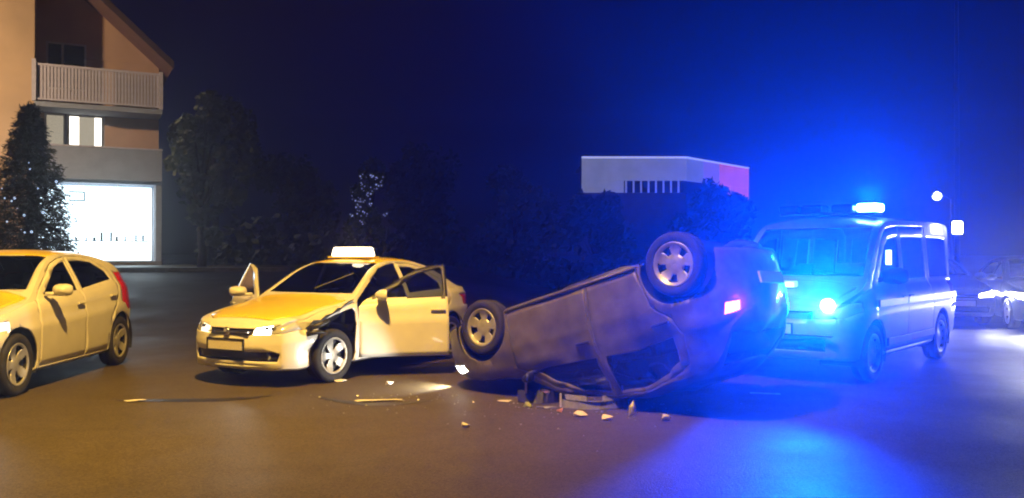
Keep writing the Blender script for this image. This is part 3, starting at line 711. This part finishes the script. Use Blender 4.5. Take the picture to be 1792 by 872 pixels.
light('beacon_light', 'SPOT', (.42, .54, 2.30), 3600, BLUE, van, .1, (.75, .2, .9), 150, 1.0)
light('work_light', 'SPOT', (-2.28, 1.08, 1.95), 120, (.9, .93, 1), van, .08, (0.1, 1, -.5), 130)
light('cabin_light', 'POINT', (-1.0, 0, 1.85), 35, (.75, .85, 1), van, .2)
MB().box(-1.3, -.7, -.15, .15, 1.95, 1.975).build('cabin_lamp', mat('cabin_lamp_lit', (.8, .9, 1), .2, emit=(.7, .85, 1), strength=4), van)

# ---- two cars waiting further up the road -------------------------------------------------
for i, (px, d, lab, head, pw) in enumerate(((1656, 19.2, 'pale car waiting behind the van with its headlamp showing past the van', (-.12, -1), 80), (1843, 17.6, 'car with glaring headlamps at the right edge of the picture', (-.30, -1), 260))):
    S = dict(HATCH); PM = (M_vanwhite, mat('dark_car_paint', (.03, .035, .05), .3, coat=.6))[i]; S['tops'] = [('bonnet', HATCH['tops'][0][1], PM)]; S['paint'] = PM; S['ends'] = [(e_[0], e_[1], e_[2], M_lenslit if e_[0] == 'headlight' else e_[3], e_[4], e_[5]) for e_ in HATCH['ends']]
    c, _, _ = build_car('waiting_car', S); tag(c, lab, 'car')
    X = (px - 896) / FPX * d; place(c, (X, d), (1.3, 0), head)
    bolt_on_front(c, .5, 2.05)
    for s in (.6, -.6): light('headlamp', 'SPOT', (2.26, s, .70), pw, (.93, .95, 1), c, .07, (1, 0, -.13), 110)

# ------------------------------------------------------------------ house
M_orange = mat('orange_render', (.46, .30, .19), .85, var=.15, vscale=1.2, bump=.25, bscale=60)
M_orange2 = mat('ochre_render', (.52, .37, .22), .85, var=.15, vscale=1.2, bump=.25, bscale=60)
M_parapet = mat('grey_render', (.30, .34, .42), .8, var=.2, vscale=2, bump=.2, bscale=50)
M_rail = mat('railing_paint', (.56, .54, .62), .5, var=.15, vscale=6)
M_tile = mat('roof_tile', (.10, .05, .035), .8, var=.4, vscale=7)
M_eave = mat('eave_timber', (.07, .04, .025), .7, var=.3, vscale=9)
M_frame = mat('window_frame', (.55, .52, .5), .5)
M_dark = mat('dark_room', (.012, .012, .016), .4)
M_curtain = mat('lit_curtain', (.7, .65, .55), .8, emit=(1, .86, .62), strength=.35, var=.3, vscale=20)
M_lamp_on = mat('lit_room', (.9, .85, .7), .8, emit=(1, .93, .78), strength=3.0)
M_shop = mat('shop_lightbox', (.9, .95, 1), .5, emit=(.86, .97, 1), strength=4.5)
A, B = Vector((-17.85, 32, 0)), Vector((-13.95, 34, 0)); hu = (B - A).normalized()
house = empty('corner_house', (A.x, A.y, 0), math.atan2(hu.y, hu.x)); tag(house, 'three storey orange house with slatted balcony above a brightly lit shop', 'house')
HB = 1.27; W = 4.42
def hp(name, material, *boxes, parent=house, bevel=0):
    m = MB()
    for b in boxes: m.box(*b)
    return m.build(name, material, parent, bevel=bevel)
hp('wing_wall', M_orange2, (-7.5, 0, 0, 9, HB, 12.9))
# recessed wall with openings, z bands
hp('wall', M_orange, (.002, W, 1.3, 1.5, 7.25, 8.0), (.002, .35, 1.3, 1.5, 8.0, 9.85), (1.75, W, 1.3, 1.5, 8.0, 9.30), (.002, W, 1.3, 1.5, 4.6, 5.62), (2.42, W, 1.3, 1.5, 5.62, 7.05), (.002, .30, 1.3, 1.5, 5.62, 7.05), (W - .2, W, 1.5, 9, HB, 9.1))
g = MB(); g.add([(1.75, 1.3, 9.302), (W, 1.3, 9.302), (W, 1.3, 9.10), (1.0, 1.3, 12.2), (.002, 1.3, 13.0), (.002, 1.3, 9.852), (1.75, 1.3, 9.852)], [(0, 1, 3, 6), (6, 3, 4, 5)])
g.build('gable_wall', M_orange, house, solid=.02)
# roof slabs
sl = (11.55 - 9.05) / 2.75
rf = MB(); 
def slab(m, x0, z0, x1, z1, y0, y1, t):
    m.add([(x0, y0, z0), (x1, y0, z1), (x1, y1, z1), (x0, y1, z0), (x0, y0, z0 + t), (x1, y0, z1 + t), (x1, y1, z1 + t), (x0, y1, z0 + t)], [(0, 1, 2, 3), (4, 5, 6, 7), (0, 1, 5, 4), (1, 2, 6, 5), (2, 3, 7, 6), (3, 0, 4, 7)])
slab(rf, W + .35, 8.85, -.9, 8.85 + sl * (W + 1.25), -.75, 9.4, .22)
slab(rf, -.9, 8.85 + sl * (W + 1.25), -8, 7.5, -.75, 9.4, .22)
roof = rf.build('roof', M_tile, house)
vb = MB(); slab(vb, W + .38, 8.78, -.9, 8.78 + sl * (W + 1.28), -.80, -.753, .30); vb.build('barge_board', M_eave, roof)
for i in range(18):
    x = W + .30 - i * .29; z = 8.85 + sl * (W + .35 - x) + .223
    t = MB(); slab(t, x, z, x - .27, z + sl * .27, -.76, 4.0, .035); t.build('tile_course', M_tile, roof)
# balconies
hp('balcony_slab', M_parapet, (.003, W - .003, -.28, 1.3, 7.06, 7.24))
bal = hp('balustrade', M_rail, (-.06, W, -.30, -.22, 8.58, 8.66), (-.06, W, -.30, -.22, 7.30, 7.37), (-.08, .06, -.33, -.19, 7.245, 8.80), (W - .12, W + .02, -.33, -.19, 7.245, 8.72))
sm = None
for i in range(37):
    x = .12 + i * (W - .3) / 36
    if sm is None: so_ = MB().box(-.043, .043, -.012, .012, 7.372, 8.578).build('slat', M_rail, bal); sm = so_.data
    else: so_ = bpy.data.objects.new('slat', sm); col.objects.link(so_); so_.parent = bal
    so_.location = (x, -.26, 0)
hp('side_rail', M_rail, (W - .10, W - .04, -.19, 1.3, 8.56, 8.64))
hp('parapet', M_parapet, (.05, W, -.26, -.12, 4.40, 5.62), (.05, W, -.12, 1.3, 4.42, 4.60))
hp('parapet_cap', M_rail, (.03, W + .02, -.29, -.09, 5.622, 5.68))
# windows of the upper floor (dark) and the middle floor (lit)
def window(x0, x1, z0, z1, y, panes, sub=()):
    fr = hp('window', M_frame, (x0, x1, y - .05, y + .02, z1 - .07, z1), (x0, x1, y - .05, y + .02, z0, z0 + .07), *[(xx - .035, xx + .035, y - .048, y + .018, z0 + .07, z1 - .07) for xx in [x0 + .035, x1 - .035] + list(sub)])
    for (a, b, mm) in panes: hp('pane', mm, (a, b, y - .01, y, z0 + .07, z1 - .07), parent=fr)
    return fr
M_nightpane = mat('dark_pane', (.01, .012, .02), .08)
window(.35, 1.75, 8.0, 9.85, 1.36, [(.42, .86, M_nightpane), (.97, 1.68, M_nightpane)], (.915,))
window(.30, 1.02, 5.62, 7.05, 1.36, [(.37, .95, M_curtain)])
window(1.06, 2.42, 5.62, 7.05, 1.36, [(1.16, 1.50, M_lamp_on), (1.50, 2.05, M_curtain), (2.05, 2.30, M_lamp_on)], (1.13,))
# shop
hp('shop_ceiling', M_parapet, (.05, W, -.10, 3.0, 4.28, 4.39))
sh = hp('shop_back_wall', M_shop, (.10, W - .25, 1.6, 1.68, HB + .02, 4.27))
hp('shop_side_wall', M_parapet, (W - .22, W, -.10, 1.48, HB, 4.27), (.003, .10, -.1, 1.48, HB, 4.27))
hp('shop_floor', M_concrete, (.05, W, -.3, 1.6, HB - .25, HB))
sfr = hp('shop_front', M_frame, *[(x - .012, x + .012, -.08, -.03, HB + .01, 4.26) for x in (.14, 1.5, 2.85, W - .26)])
for (a, b) in ((.165, 1.475), (1.525, 2.825), (2.875, W - .285)): hp('shop_pane', M_cleanglass, (a, b, -.06, -.052, HB + .02, 4.25), parent=sfr)
M_good = mat('shop_goods', (.12, .14, .13), .6, var=.5, vscale=9); M_notice = mat('shop_notice', (.45, .62, .55), .6)
hp('shop_notice', M_notice, (1.15, 1.72, .9, .93, 3.62, 3.68), (1.15, 1.72, .9, .93, 3.95, 4.01), (1.66, 1.72, .9, .93, 3.68, 3.95))
hp('shelf', M_frame, (.5, W - .4, .9, 1.3, HB + .78, HB + .82))
for i in range(11):
    x = .9 + i * .29 + random.uniform(-.08, .08); ww = random.uniform(.05, .11); hh = random.uniform(.10, .34)
    hp('goods', M_good, (x - ww / 2, x + ww / 2, 1.0, 1.12, HB + .823, HB + .823 + hh), bevel=.015)
hp('terrace', M_concrete, (-7.6, W + .1, -1.6, 1.0, .2, HB - .26))
hp('terrace_edge', M_parapet, (.2, W + .12, -1.64, -1.35, HB - .258, HB - .20))
light('shop_light', 'AREA', (2.2, -.35, 3.4), 110, (.80, .95, 1), house, aim=(0, -1, -.25)); bpy.data.objects['shop_light'].data.size = 3.2
# bright shop sign tube sticking out on the left wing
tag(MB().box(-18.95, -18.40, 30.0, 30.12, 5.18, 5.40).build('tube_sign', M_whitelit), 'short glowing white tube sign at the left edge beside the conifer', 'sign')

# ------------------------------------------------------------------ vegetation
M_bark = mat('bark', (.06, .045, .035), .9, var=.4, vscale=15, bump=.5, bscale=25)
def leafmat(name, c): 
    m = mat(name, c, .6, var=.5, vscale=1.6); m.node_tree.nodes['Principled BSDF'].inputs['Subsurface Weight'].default_value = 0; return m
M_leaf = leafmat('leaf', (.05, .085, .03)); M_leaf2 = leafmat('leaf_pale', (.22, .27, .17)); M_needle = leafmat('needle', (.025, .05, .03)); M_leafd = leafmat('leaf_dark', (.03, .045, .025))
def leaves(pts, size, aspect=1.7):
    m = MB()
    for p in pts:
        d = Vector((random.gauss(0, 1), random.gauss(0, 1), random.gauss(0, 1))).normalized(); e = d.orthogonal().normalized(); s = size * random.uniform(.6, 1.35)
        a = d * s * aspect * .5; b = e * s * .5
        m.add([p - a, p - a * .1 + b, p + a, p - a * .1 - b], [(0, 1, 2, 3)])
    return m
def tree(name, label, loc, h, crown_r, crown_h, nleaf, lm, size, group=None, clumps=16, trunk_r=.14, seed=1, flat=1.0):
    random.seed(seed); t = empty(name, loc); tag(t, label, 'tree', group)
    base = h - crown_h
    m = MB(); m.tube([(0, 0, -.3), (.05, .03, base * .5), (-.04, .05, base), (.02, 0, base + crown_h * .55)], [trunk_r * 1.25, trunk_r, trunk_r * .8, trunk_r * .3], 9)
    cl = []
    for k in range(clumps):
        a = random.uniform(0, 2 * math.pi); zz = random.random(); rr = crown_r * (1 - abs(zz - .42) ** 1.5 * 1.5) * random.uniform(.35, .95)
        c = Vector((rr * math.cos(a), rr * math.sin(a), base + crown_h * zz)); cl.append((c, random.uniform(.28, .5) * crown_r))
        m.tube([(0, 0, base * .85 + crown_h * zz * .4), c * .55 + Vector((0, 0, (base + crown_h * zz * .6) * .45)), c], [trunk_r * .4, trunk_r * .22, trunk_r * .06], 5)
    m.build('trunk', M_bark, t, True)
    pts = []
    for i in range(nleaf):
        c, r = random.choice(cl); d = Vector((random.gauss(0, 1), random.gauss(0, 1), random.gauss(0, .75))).normalized() * r * random.random() ** .45
        pts.append(c + d)
    leaves(pts, size).build('crown', lm, t)
    return t
def conifer(name, label, loc, h, rad, n, seed=3):
    random.seed(seed); t = empty(name, loc); tag(t, label, 'tree')
    m = MB(); m.tube([(0, 0, -.3), (0, 0, h * .5), (0, 0, h * .97)], [.16, .10, .02], 9)
    pts = MB()
    for k in range(150):
        f = (k + .5) / 150; z = .25 + (h - .45) * f; rr = rad * ((1 - f) ** .8) * random.uniform(.72, 1.12) + .05; a = k * 2.4 + random.uniform(-.3, .3)
        tip = Vector((rr * math.cos(a), rr * math.sin(a), z - rr * .12 + .1)); root = Vector((0, 0, z + .05))
        m.tube([root, tip], [.025, .006], 4, cap=False)
        for i in range(n // 150):
            u = random.random() ** .6; p = root.lerp(tip, u) + Vector((random.gauss(0, 1), random.gauss(0, 1), random.gauss(0, .7))) * (.05 + .10 * rr * (1 - u * .5))
            d = ((tip - root).normalized() + Vector((random.gauss(0, .5), random.gauss(0, .5), random.gauss(0, .5) - .2))).normalized(); e = d.orthogonal().normalized()
            s = random.uniform(.10, .20); pts.add([p, p + d * s * .5 + e * .018, p + d * s, p + d * s * .5 - e * .018], [(0, 1, 2, 3)])
    m.build('trunk', M_bark, t); pts.build('crown', M_needle, t)
    return t
def hz(x, y): return hgt(x, y)
p = at(52, 400, 25.5)
conifer('conifer', 'dark conifer wound with fairy lights in front of the orange house', (p.x, p.y, hz(p.x, p.y)), 5.55 - .35, 1.5, 21000)
M_bulb = mat('fairy_bulb', (.8, .9, 1), .3, emit=(.5, .68, 1), strength=1.1)
bulbs = [(50, 285), (52, 296), (98, 318), (103, 322), (8, 347), (25, 347), (3, 330), (20, 352), (42, 377), (37, 402), (43, 407), (55, 406), (30, 365), (12, 388), (75, 372), (90, 345), (66, 330)]
fl = empty('light_beads', p); tag(fl, 'white fairy lights strung on the dark conifer', 'string lights')
bm_ = None
def light_bead(px, py, d, parent, r=.035, material=M_bulb):
    q = at(px, py, d) - parent.location
    b = MB().lathe([(0.001, r), (r * .7, r * .7), (r, 0), (r * .7, -r * .7), (.001, -r)], 8).build('light_bead', material, parent, True); b.location = q
    return b
for i, (a, b) in enumerate(bulbs): light_bead(a, b, 23.9 + .25 * math.sin(i * 1.7), fl, .016 + .011 * (i % 3))
wire = MB(); wp = [at(a, b, 23.95) - fl.location for (a, b) in sorted(bulbs, key=lambda q: q[1])]
wire.tube(wp, .005, 4); wire.build('wire', M_black, fl)

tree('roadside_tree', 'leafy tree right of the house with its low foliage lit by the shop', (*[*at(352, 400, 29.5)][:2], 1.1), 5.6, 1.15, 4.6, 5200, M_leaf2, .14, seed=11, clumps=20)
tree('tall_tree', 'tall faint tree with a broad crown rising beside the house', (*[*at(375, 400, 36)][:2], 1.1), 6.6, 2.2, 3.4, 6500, M_leafd, .16, seed=12, clumps=20)
t = tree('small_tree', 'small tree with glowing beads for its lit leaves beyond the taxi roof', (*[*at(648, 400, 30)][:2], .9), 4.2, .8, 2.9, 2600, M_leaf, .12, seed=21, clumps=12, trunk_r=.07)
M_leafglow = mat('pale_leaf_glow', (.7, .75, 1), .3, emit=(.5, .6, 1), strength=.45)  # glow put into the beads in place of light on leaves
M_leafglow_faint = mat('faint_leaf_glow', (.7, .75, 1), .3, emit=(.5, .6, 1), strength=.18)
fl2 = empty('light_beads', at(648, 340, 29.0)); tag(fl2, 'cluster of pale glowing beads for lit leaves on the small tree above the taxi roof', 'string lights')
random.seed(5); b2 = [(635, 312), (650, 308), (665, 318), (632, 326), (640, 331), (656, 329), (622, 346), (621, 353), (633, 352), (651, 353), (620, 374), (628, 373), (640, 374), (634, 386), (675, 377), (660, 312), (645, 340), (626, 362)]
for i, (a, b) in enumerate(b2):
    for k in range(4): light_bead(a + random.gauss(0, 4), b + random.gauss(0, 3), 28.9 + random.uniform(-.3, .3), fl2, random.uniform(.012, .034), (M_leafglow, M_leafglow_faint)[k % 2])
w2 = MB(); w2.tube([at(a, b, 28.95) - fl2.location for (a, b) in sorted(b2, key=lambda q: q[1])], .005, 4); w2.build('wire', M_black, fl2)  # wire added to link the beads
labs = ['dark tree behind the taxi, left of the glowing leaf beads', 'dark tree directly behind the taxi boot', 'dark tree above the front wheel of the overturned car', 'dark tree below the left end of the pale sign band', 'dark tree below the red end of the sign band', 'dark tree right of the van near the picture edge']
for i, (px, d, h, cr, ch) in enumerate(((500, 47, 5.4, 2.8, 4.4), (735, 49, 6.0, 2.7, 4.6), (900, 46, 5.0, 2.6, 4.2), (1040, 37.5, 3.9, 1.8, 3.2), (1255, 38, 4.3, 2.0, 3.4))):
    q = at(px, 445, d); tree('background_tree', labs[i], (q.x, q.y, hz(q.x, q.y)), h, cr, ch, 3200, M_leafd, .24, 'dark trees in the background', clumps=18, seed=40 + i)
# hedge along the far side
random.seed(9)
hp_ = []
for i in range(6500):
    x = random.uniform(-12, 12); hp_.append(Vector((x, 34 + random.gauss(0, .35) + .06 * x, hz(x, 34) + abs(random.gauss(0, 1)) * .55 + .1)))
tag(leaves(hp_, .22).build('hedge', M_leafd), 'long dark hedge along the far side of the road', kind='stuff')
kbl = MB(); kv = []
for i in range(41):
    x = -32 + i * .62; y = 27 + .12 * (x + 32) * .2
    for (dy, dz) in ((0, -.1), (0, .13), (.22, .13), (.22, -.1)): kv.append((x, y + dy, hgt(x, y + dy) + dz))
kbl.add(kv, [(i*4+k, i*4+(k+1) % 4, (i+1)*4+(k+1) % 4, (i+1)*4+k) for i in range(40) for k in range(4)]); tag(kbl.build('kerb', M_concrete), kind='structure')
kb = MB().box(4, 60, 30.5, 30.75, 0, .13); tag(kb.build('kerb', M_concrete, bevel=.02), kind='structure')

# ------------------------------------------------------------------ building with the sign band
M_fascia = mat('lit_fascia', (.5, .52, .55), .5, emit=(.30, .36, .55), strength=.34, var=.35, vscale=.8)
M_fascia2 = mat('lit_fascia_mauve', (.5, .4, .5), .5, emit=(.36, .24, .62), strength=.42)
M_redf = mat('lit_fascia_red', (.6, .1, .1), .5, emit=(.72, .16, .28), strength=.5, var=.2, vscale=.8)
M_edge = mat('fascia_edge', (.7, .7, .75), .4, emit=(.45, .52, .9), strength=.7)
M_shed = mat('shed_wall', (.06, .06, .065), .8, var=.3, vscale=2)
st = empty('shop_building', (3.2, 40, 0)); tag(st, 'low dark building with a pale lit sign band ending in red', 'building')
c0, c1, c2 = Vector((3.25, 40, 0)), Vector((8.1, 40, 0)), Vector((12.4, 45, 0)); org = Vector((3.2, 40, 0))
def wallstrip(name, material, p, q, z0, z1, t=.12, out=0.0, parent=None, cutl=0):
    d = (q - p).normalized(); n_ = Vector((d.y, -d.x, 0)); a = p + n_ * out - org; b = q + n_ * out - org; k = n_ * -t
    vs = [a, b, b + k, a + k]; vs = [Vector((v.x, v.y, z)) for z in (z0, z1) for v in vs]
    return MB().add(vs, [(0, 1, 2, 3), (4, 5, 6, 7), (0, 1, 5, 4), (1, 2, 6, 5), (2, 3, 7, 6), (3, 0, 4, 7)]).build(name, material, parent or st)
def along(p, q, n, i): return p.lerp(q, i / n)
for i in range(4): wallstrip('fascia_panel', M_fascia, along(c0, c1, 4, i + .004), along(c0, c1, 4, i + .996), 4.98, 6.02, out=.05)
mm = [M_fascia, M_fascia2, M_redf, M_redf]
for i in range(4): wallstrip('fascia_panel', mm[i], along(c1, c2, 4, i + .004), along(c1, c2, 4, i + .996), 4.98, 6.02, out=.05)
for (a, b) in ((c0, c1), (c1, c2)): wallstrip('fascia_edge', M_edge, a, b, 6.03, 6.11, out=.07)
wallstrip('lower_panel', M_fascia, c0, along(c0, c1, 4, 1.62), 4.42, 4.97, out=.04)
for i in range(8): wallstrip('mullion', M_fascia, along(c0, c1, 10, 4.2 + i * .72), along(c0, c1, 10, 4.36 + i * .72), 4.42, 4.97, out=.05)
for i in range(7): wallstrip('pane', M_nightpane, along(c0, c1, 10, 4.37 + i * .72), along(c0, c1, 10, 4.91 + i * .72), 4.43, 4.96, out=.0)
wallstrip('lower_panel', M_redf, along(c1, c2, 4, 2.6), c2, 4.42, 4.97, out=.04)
wallstrip('wall', M_shed, c0, c1, 0, 4.41); wallstrip('wall', M_shed, c1, c2, 0, 4.41)
wallstrip('flat_roof', M_shed, c0 + Vector((.1, .3, 0)), c1 + Vector((0, .3, 0)), 5.9, 5.95, t=6)

# ------------------------------------------------------------------ street lamps
M_pole = mat('lamp_post_grey', (.18, .18, .19), .5, metal=.5)
def lamp_post(label, loc, h, arm, head_mat):
    t = empty('street_lamp', loc); tag(t, label, 'street lamp')
    MB().tube([(0, 0, -.3), (0, 0, h * .5), (0, 0, h)], [.10, .08, .06], 10).build('post', M_pole, t, True)
    a = Vector(arm); MB().tube([(0, 0, h - .05), a * .5 + Vector((0, 0, h + .25)), a + Vector((0, 0, h + .3))], .035, 8).build('arm', M_pole, t, True)
    c = a + Vector((0, 0, h + .25)); MB().box(c.x - .32, c.x + .32, c.y - .14, c.y + .14, c.z, c.z + .12).build('lamp_head', M_pole, t, bevel=.03)
    MB().box(c.x - .26, c.x + .26, c.y - .11, c.y + .11, c.z - .05, c.z - .003).build('lamp_glass', head_mat, t, bevel=.02)
    return t, c
M_sodium = mat('sodium_glow', (1, .7, .3), .3, emit=(1, .5, .12), strength=20)
t, c = lamp_post('sodium street lamp on the near side, out of the picture above the camera', (-4.9, 4.6, 0), 8.6, (3.2, .9, 0), M_sodium)
light('sodium_light', 'SPOT', (c.x, c.y, c.z - .12), 11800, (1, .57, .10), t, .15, (-.22, .50, -1), 98, 1.0)
t, c = lamp_post('sodium street lamp beside the house, out of the picture on the left', (-25.5, 23.5, .6), 7.6, (2.2, .5, 0), M_sodium)
light('sodium_light', 'SPOT', (c.x, c.y, c.z - .12), 9500, (1, .68, .40), t, .15, (7, 9.5, -.4), 84, .7)
q = at(1640, 343, 62)
t, c = lamp_post('distant street lamp with white light just above the van roof', (q.x + 1.0, q.y, 0), q.z - .22, (-1.0, 0, 0), mat('white_lamp_far', (1, 1, 1), .3, emit=(.95, .97, 1), strength=20))
MB().lathe([(.01, .3), (.28, .12), (.32, -.1), (.2, -.3), (.01, -.36)], 14, 'z', (c.x, c.y, c.z)).build('globe', mat('white_globe_far', (1, 1, 1), .3, emit=(.95, .97, 1), strength=6), t, True)
q = at(1675, 445, 30)
t, c = lamp_post('tall thin unlit lamp post rising behind the van', (q.x, q.y, 0), 13.5, (1.2, 0, 0), M_pole)

# ------------------------------------------------------------------ debris
M_shard = mat('pale_plastic_shard', (.62, .58, .54), .45, var=.3, vscale=30); M_pink = mat('pinkish_foam', (.74, .62, .55), .7, var=.2, vscale=20)
M_orangeS = mat('orange_shard', (.62, .28, .06), .4); M_greyS = mat('grey_shard', (.25, .25, .26), .35, metal=.4, var=.4, vscale=20)
def shard(px, py, L, Wd, H, label, material, rz=0, seed=0, name='debris_shard', tilt=0):
    random.seed(seed); p = gp(px, py); b = bmesh.new()
    for i in range(16):
        a = random.uniform(0, 2 * math.pi); r = random.uniform(.35, 1)
        b.verts.new((L / 2 * r * math.cos(a), Wd / 2 * r * math.sin(a) + L * .12 * math.cos(a) ** 2, H * random.random() * (1 - .5 * r)))
    h = bmesh.ops.convex_hull(b, input=b.verts); bmesh.ops.delete(b, geom=list({g_ for g_ in h['geom_interior'] + h['geom_unused'] if isinstance(g_, bmesh.types.BMVert)}), context='VERTS')
    lo = min(v.co.z for v in b.verts)
    for v in b.verts: v.co.z -= lo - .006
    me = bpy.data.meshes.new(name); b.to_mesh(me); b.free(); me.materials.append(material)
    o = bpy.data.objects.new(name, me); col.objects.link(o); o.location = p; o.rotation_euler = (0, 0, rz)
    return tag(o, label, 'debris', 'wreckage scattered on the road')
shard(236, 703, .26, .10, .03, 'flat pale shard alone on the road before the left taxi', M_shard, .1, 1)
shard(655, 704, .62, .09, .03, 'long thin broken strip lying in front of the headlamp beam', M_shard, .15, 2)
shard(598, 669, .20, .10, .05, 'pale fragment beside the front wheel of the open-door taxi', M_shard, .6, 3)
shard(682, 674, .16, .10, .06, 'small bright fragment at the left end of the headlamp beam', M_shard, 1.0, 4)
shard(816, 748, .16, .07, .06, 'small curled shard nearest the camera', M_shard, 2.0, 5)
shard(884, 704, .20, .05, .03, 'thin sliver beneath the front wheel of the overturned car', M_shard, .1, 6)
shard(925, 714, .13, .08, .09, 'small upright greenish scrap left of the broken grille', mat('green_scrap', (.30, .32, .16), .5), .4, 7)
shard(958, 716, .30, .05, .03, 'grey sliver between the green scrap and the orange fragment', M_greyS, -.1, 8)
shard(982, 722, .10, .08, .07, 'orange indicator fragment at the left foot of the broken grille', M_orangeS, .3, 9)
shard(1012, 730, .19, .12, .09, 'largest pinkish foam chunk below the broken grille', M_pink, -.4, 10)
shard(1060, 736, .13, .10, .08, 'small pinkish chunk right of the largest foam chunk', M_pink, -.6, 11)
shard(1108, 728, .13, .09, .22, 'upright pale piece between the pinkish chunk and the outermost chunk', M_shard, 1.2, 12)
shard(1164, 737, .12, .11, .12, 'outermost pale chunk at the right end of the debris', M_shard, .2, 13)
# broken grille / bumper carrier
def curve_piece(name, label, material, c, wd, rz, bow):
    t = empty(name, c, rz); tag(t, label, 'debris', 'wreckage scattered on the road')
    def strip(nm, z0, z1, lean, k=1.0, th=.02, ragged=0.0, mat_=material):
        m = MB(); vs = []; n = 16
        for i in range(n + 1):
            u = i / n * 2 - 1; x = wd / 2 * u * k; y = -bow * (1 - abs(u) ** 1.8); rg = ragged * noise.noise(Vector((u * 6, z1 * 9, rz)))
            for (dy, z) in ((0, z0), (lean, z1 + rg), (lean + th, z1 + rg), (th, z0)): vs.append((x, y + dy, max(.006, z)))
        fs = [(i*4+a, i*4+(a+1) % 4, (i+1)*4+(a+1) % 4, (i+1)*4+a) for i in range(n) for a in range(4)] + [(0, 1, 2, 3), (n*4+3, n*4+2, n*4+1, n*4)]
        return m.add(vs, fs).build(nm, mat_, t)
    return t, strip
t, strip = curve_piece('broken_grille', 'broken grey radiator grille lying on the road below the overturned car', M_greyS, gp(1040, 714), .68, .06, .15)
strip('lower_bar', .008, .085, .03, 1.0, .03, .03); strip('upper_bar', .088, .12, .12, .84, .03, .03)
for u in (-.62, -.2, .22, .6): MB().box(.31 * u - .012, .31 * u + .012, -.15 * (1 - u*u) + .03, -.15 * (1 - u*u) + .11, .03, .095).build('rib', M_greyS, t)
MB().box(-.35, -.33, .0, .02, .01, .15).build('bracket', M_shard, t, bevel=.006); MB().box(.28, .30, .02, .04, .03, .22).build('bracket', M_shard, t, bevel=.006)
MB().box(-.10, .06, -.135, -.10, .08, .15).build('emblem_plate', M_chrome, t, bevel=.015)
t, strip = curve_piece('bumper_fragment', 'dark curved bumper fragment left of the broken grille', M_black, gp(945, 704), .46, .1, .12)
strip('shell', .008, .12, .06, 1.0, .02, .08)
MB().box(-.02, .10, -.07, -.02, .10, .14).build('lamp_shard', M_chrome, t, bevel=.01)
MB().box(-.16, -.14, -.02, .0, .10, .24).build('bracket', M_shard, t)
random.seed(77); cr = MB()
for i in range(170):
    a, b = (random.gauss(1030, 120), 700 + abs(random.gauss(0, 22))) if i % 3 else (random.gauss(680, 90), 690 + abs(random.gauss(0, 14)))
    q = gp(a, max(668, b)); r = random.uniform(.004, .014); rot = Matrix.Rotation(random.uniform(0, 3), 3, 'Z')
    vs = [q + rot @ Vector((r * x, r * y, z)) for (x, y, z) in ((-1, -.6, .003), (1, -.8, .003), (.7, .9, .003), (-.5, .8, .003), (-.2, .1, .004 + r))]
    cr.add(vs, [(0, 1, 4), (1, 2, 4), (2, 3, 4), (3, 0, 4), (3, 2, 1, 0)])
tag(cr.build('glass_crumbs', mat('glass_crumb', (.3, .3, .29), .25, var=.6, vscale=3)), 'tiny crumbs of glass and plastic strewn over the road', kind='stuff')
# skid and fluid streaks on the road
def streak(pts, wd, label):
    m = MB(); vs = []
    for i, (a, b) in enumerate(pts):
        q = gp(a, b); k = math.sin(math.pi * (i + .3) / (len(pts) - .4)); vs += [q + Vector((0, -wd * k, .004)), q + Vector((0, wd * k, .004))]
    m.add(vs, [(2*i, 2*i+2, 2*i+3, 2*i+1) for i in range(len(pts) - 1)]); o = m.build('skid_mark', M_oil); return tag(o, label, kind='structure')
streak([(205, 700), (260, 701), (320, 701), (390, 700), (440, 697), (480, 692)], .10, 'dark skid streak before the left taxi')
streak([(560, 696), (600, 703), (650, 708), (700, 707), (760, 700)], .10, 'dark fluid streak before the taxi door')

# ------------------------------------------------------------------ haze, added to spread the blue lamps' glare
hzm = bpy.data.materials.new('glare_haze'); hzm.use_nodes = True; t_ = hzm.node_tree; t_.nodes.clear()
ho = t_.nodes.new('ShaderNodeOutputMaterial'); pv = t_.nodes.new('ShaderNodeVolumePrincipled')
pv.inputs['Color'].default_value = (.92, .94, .97, 1); pv.inputs['Density'].default_value = HAZE_DENSITY; pv.inputs['Anisotropy'].default_value = .84
t_.links.new(pv.outputs[0], ho.inputs['Volume'])
hb = MB().box(-75, 75, -30, 95, -1.5, 17).build('haze', hzm); tag(hb, kind='stuff')
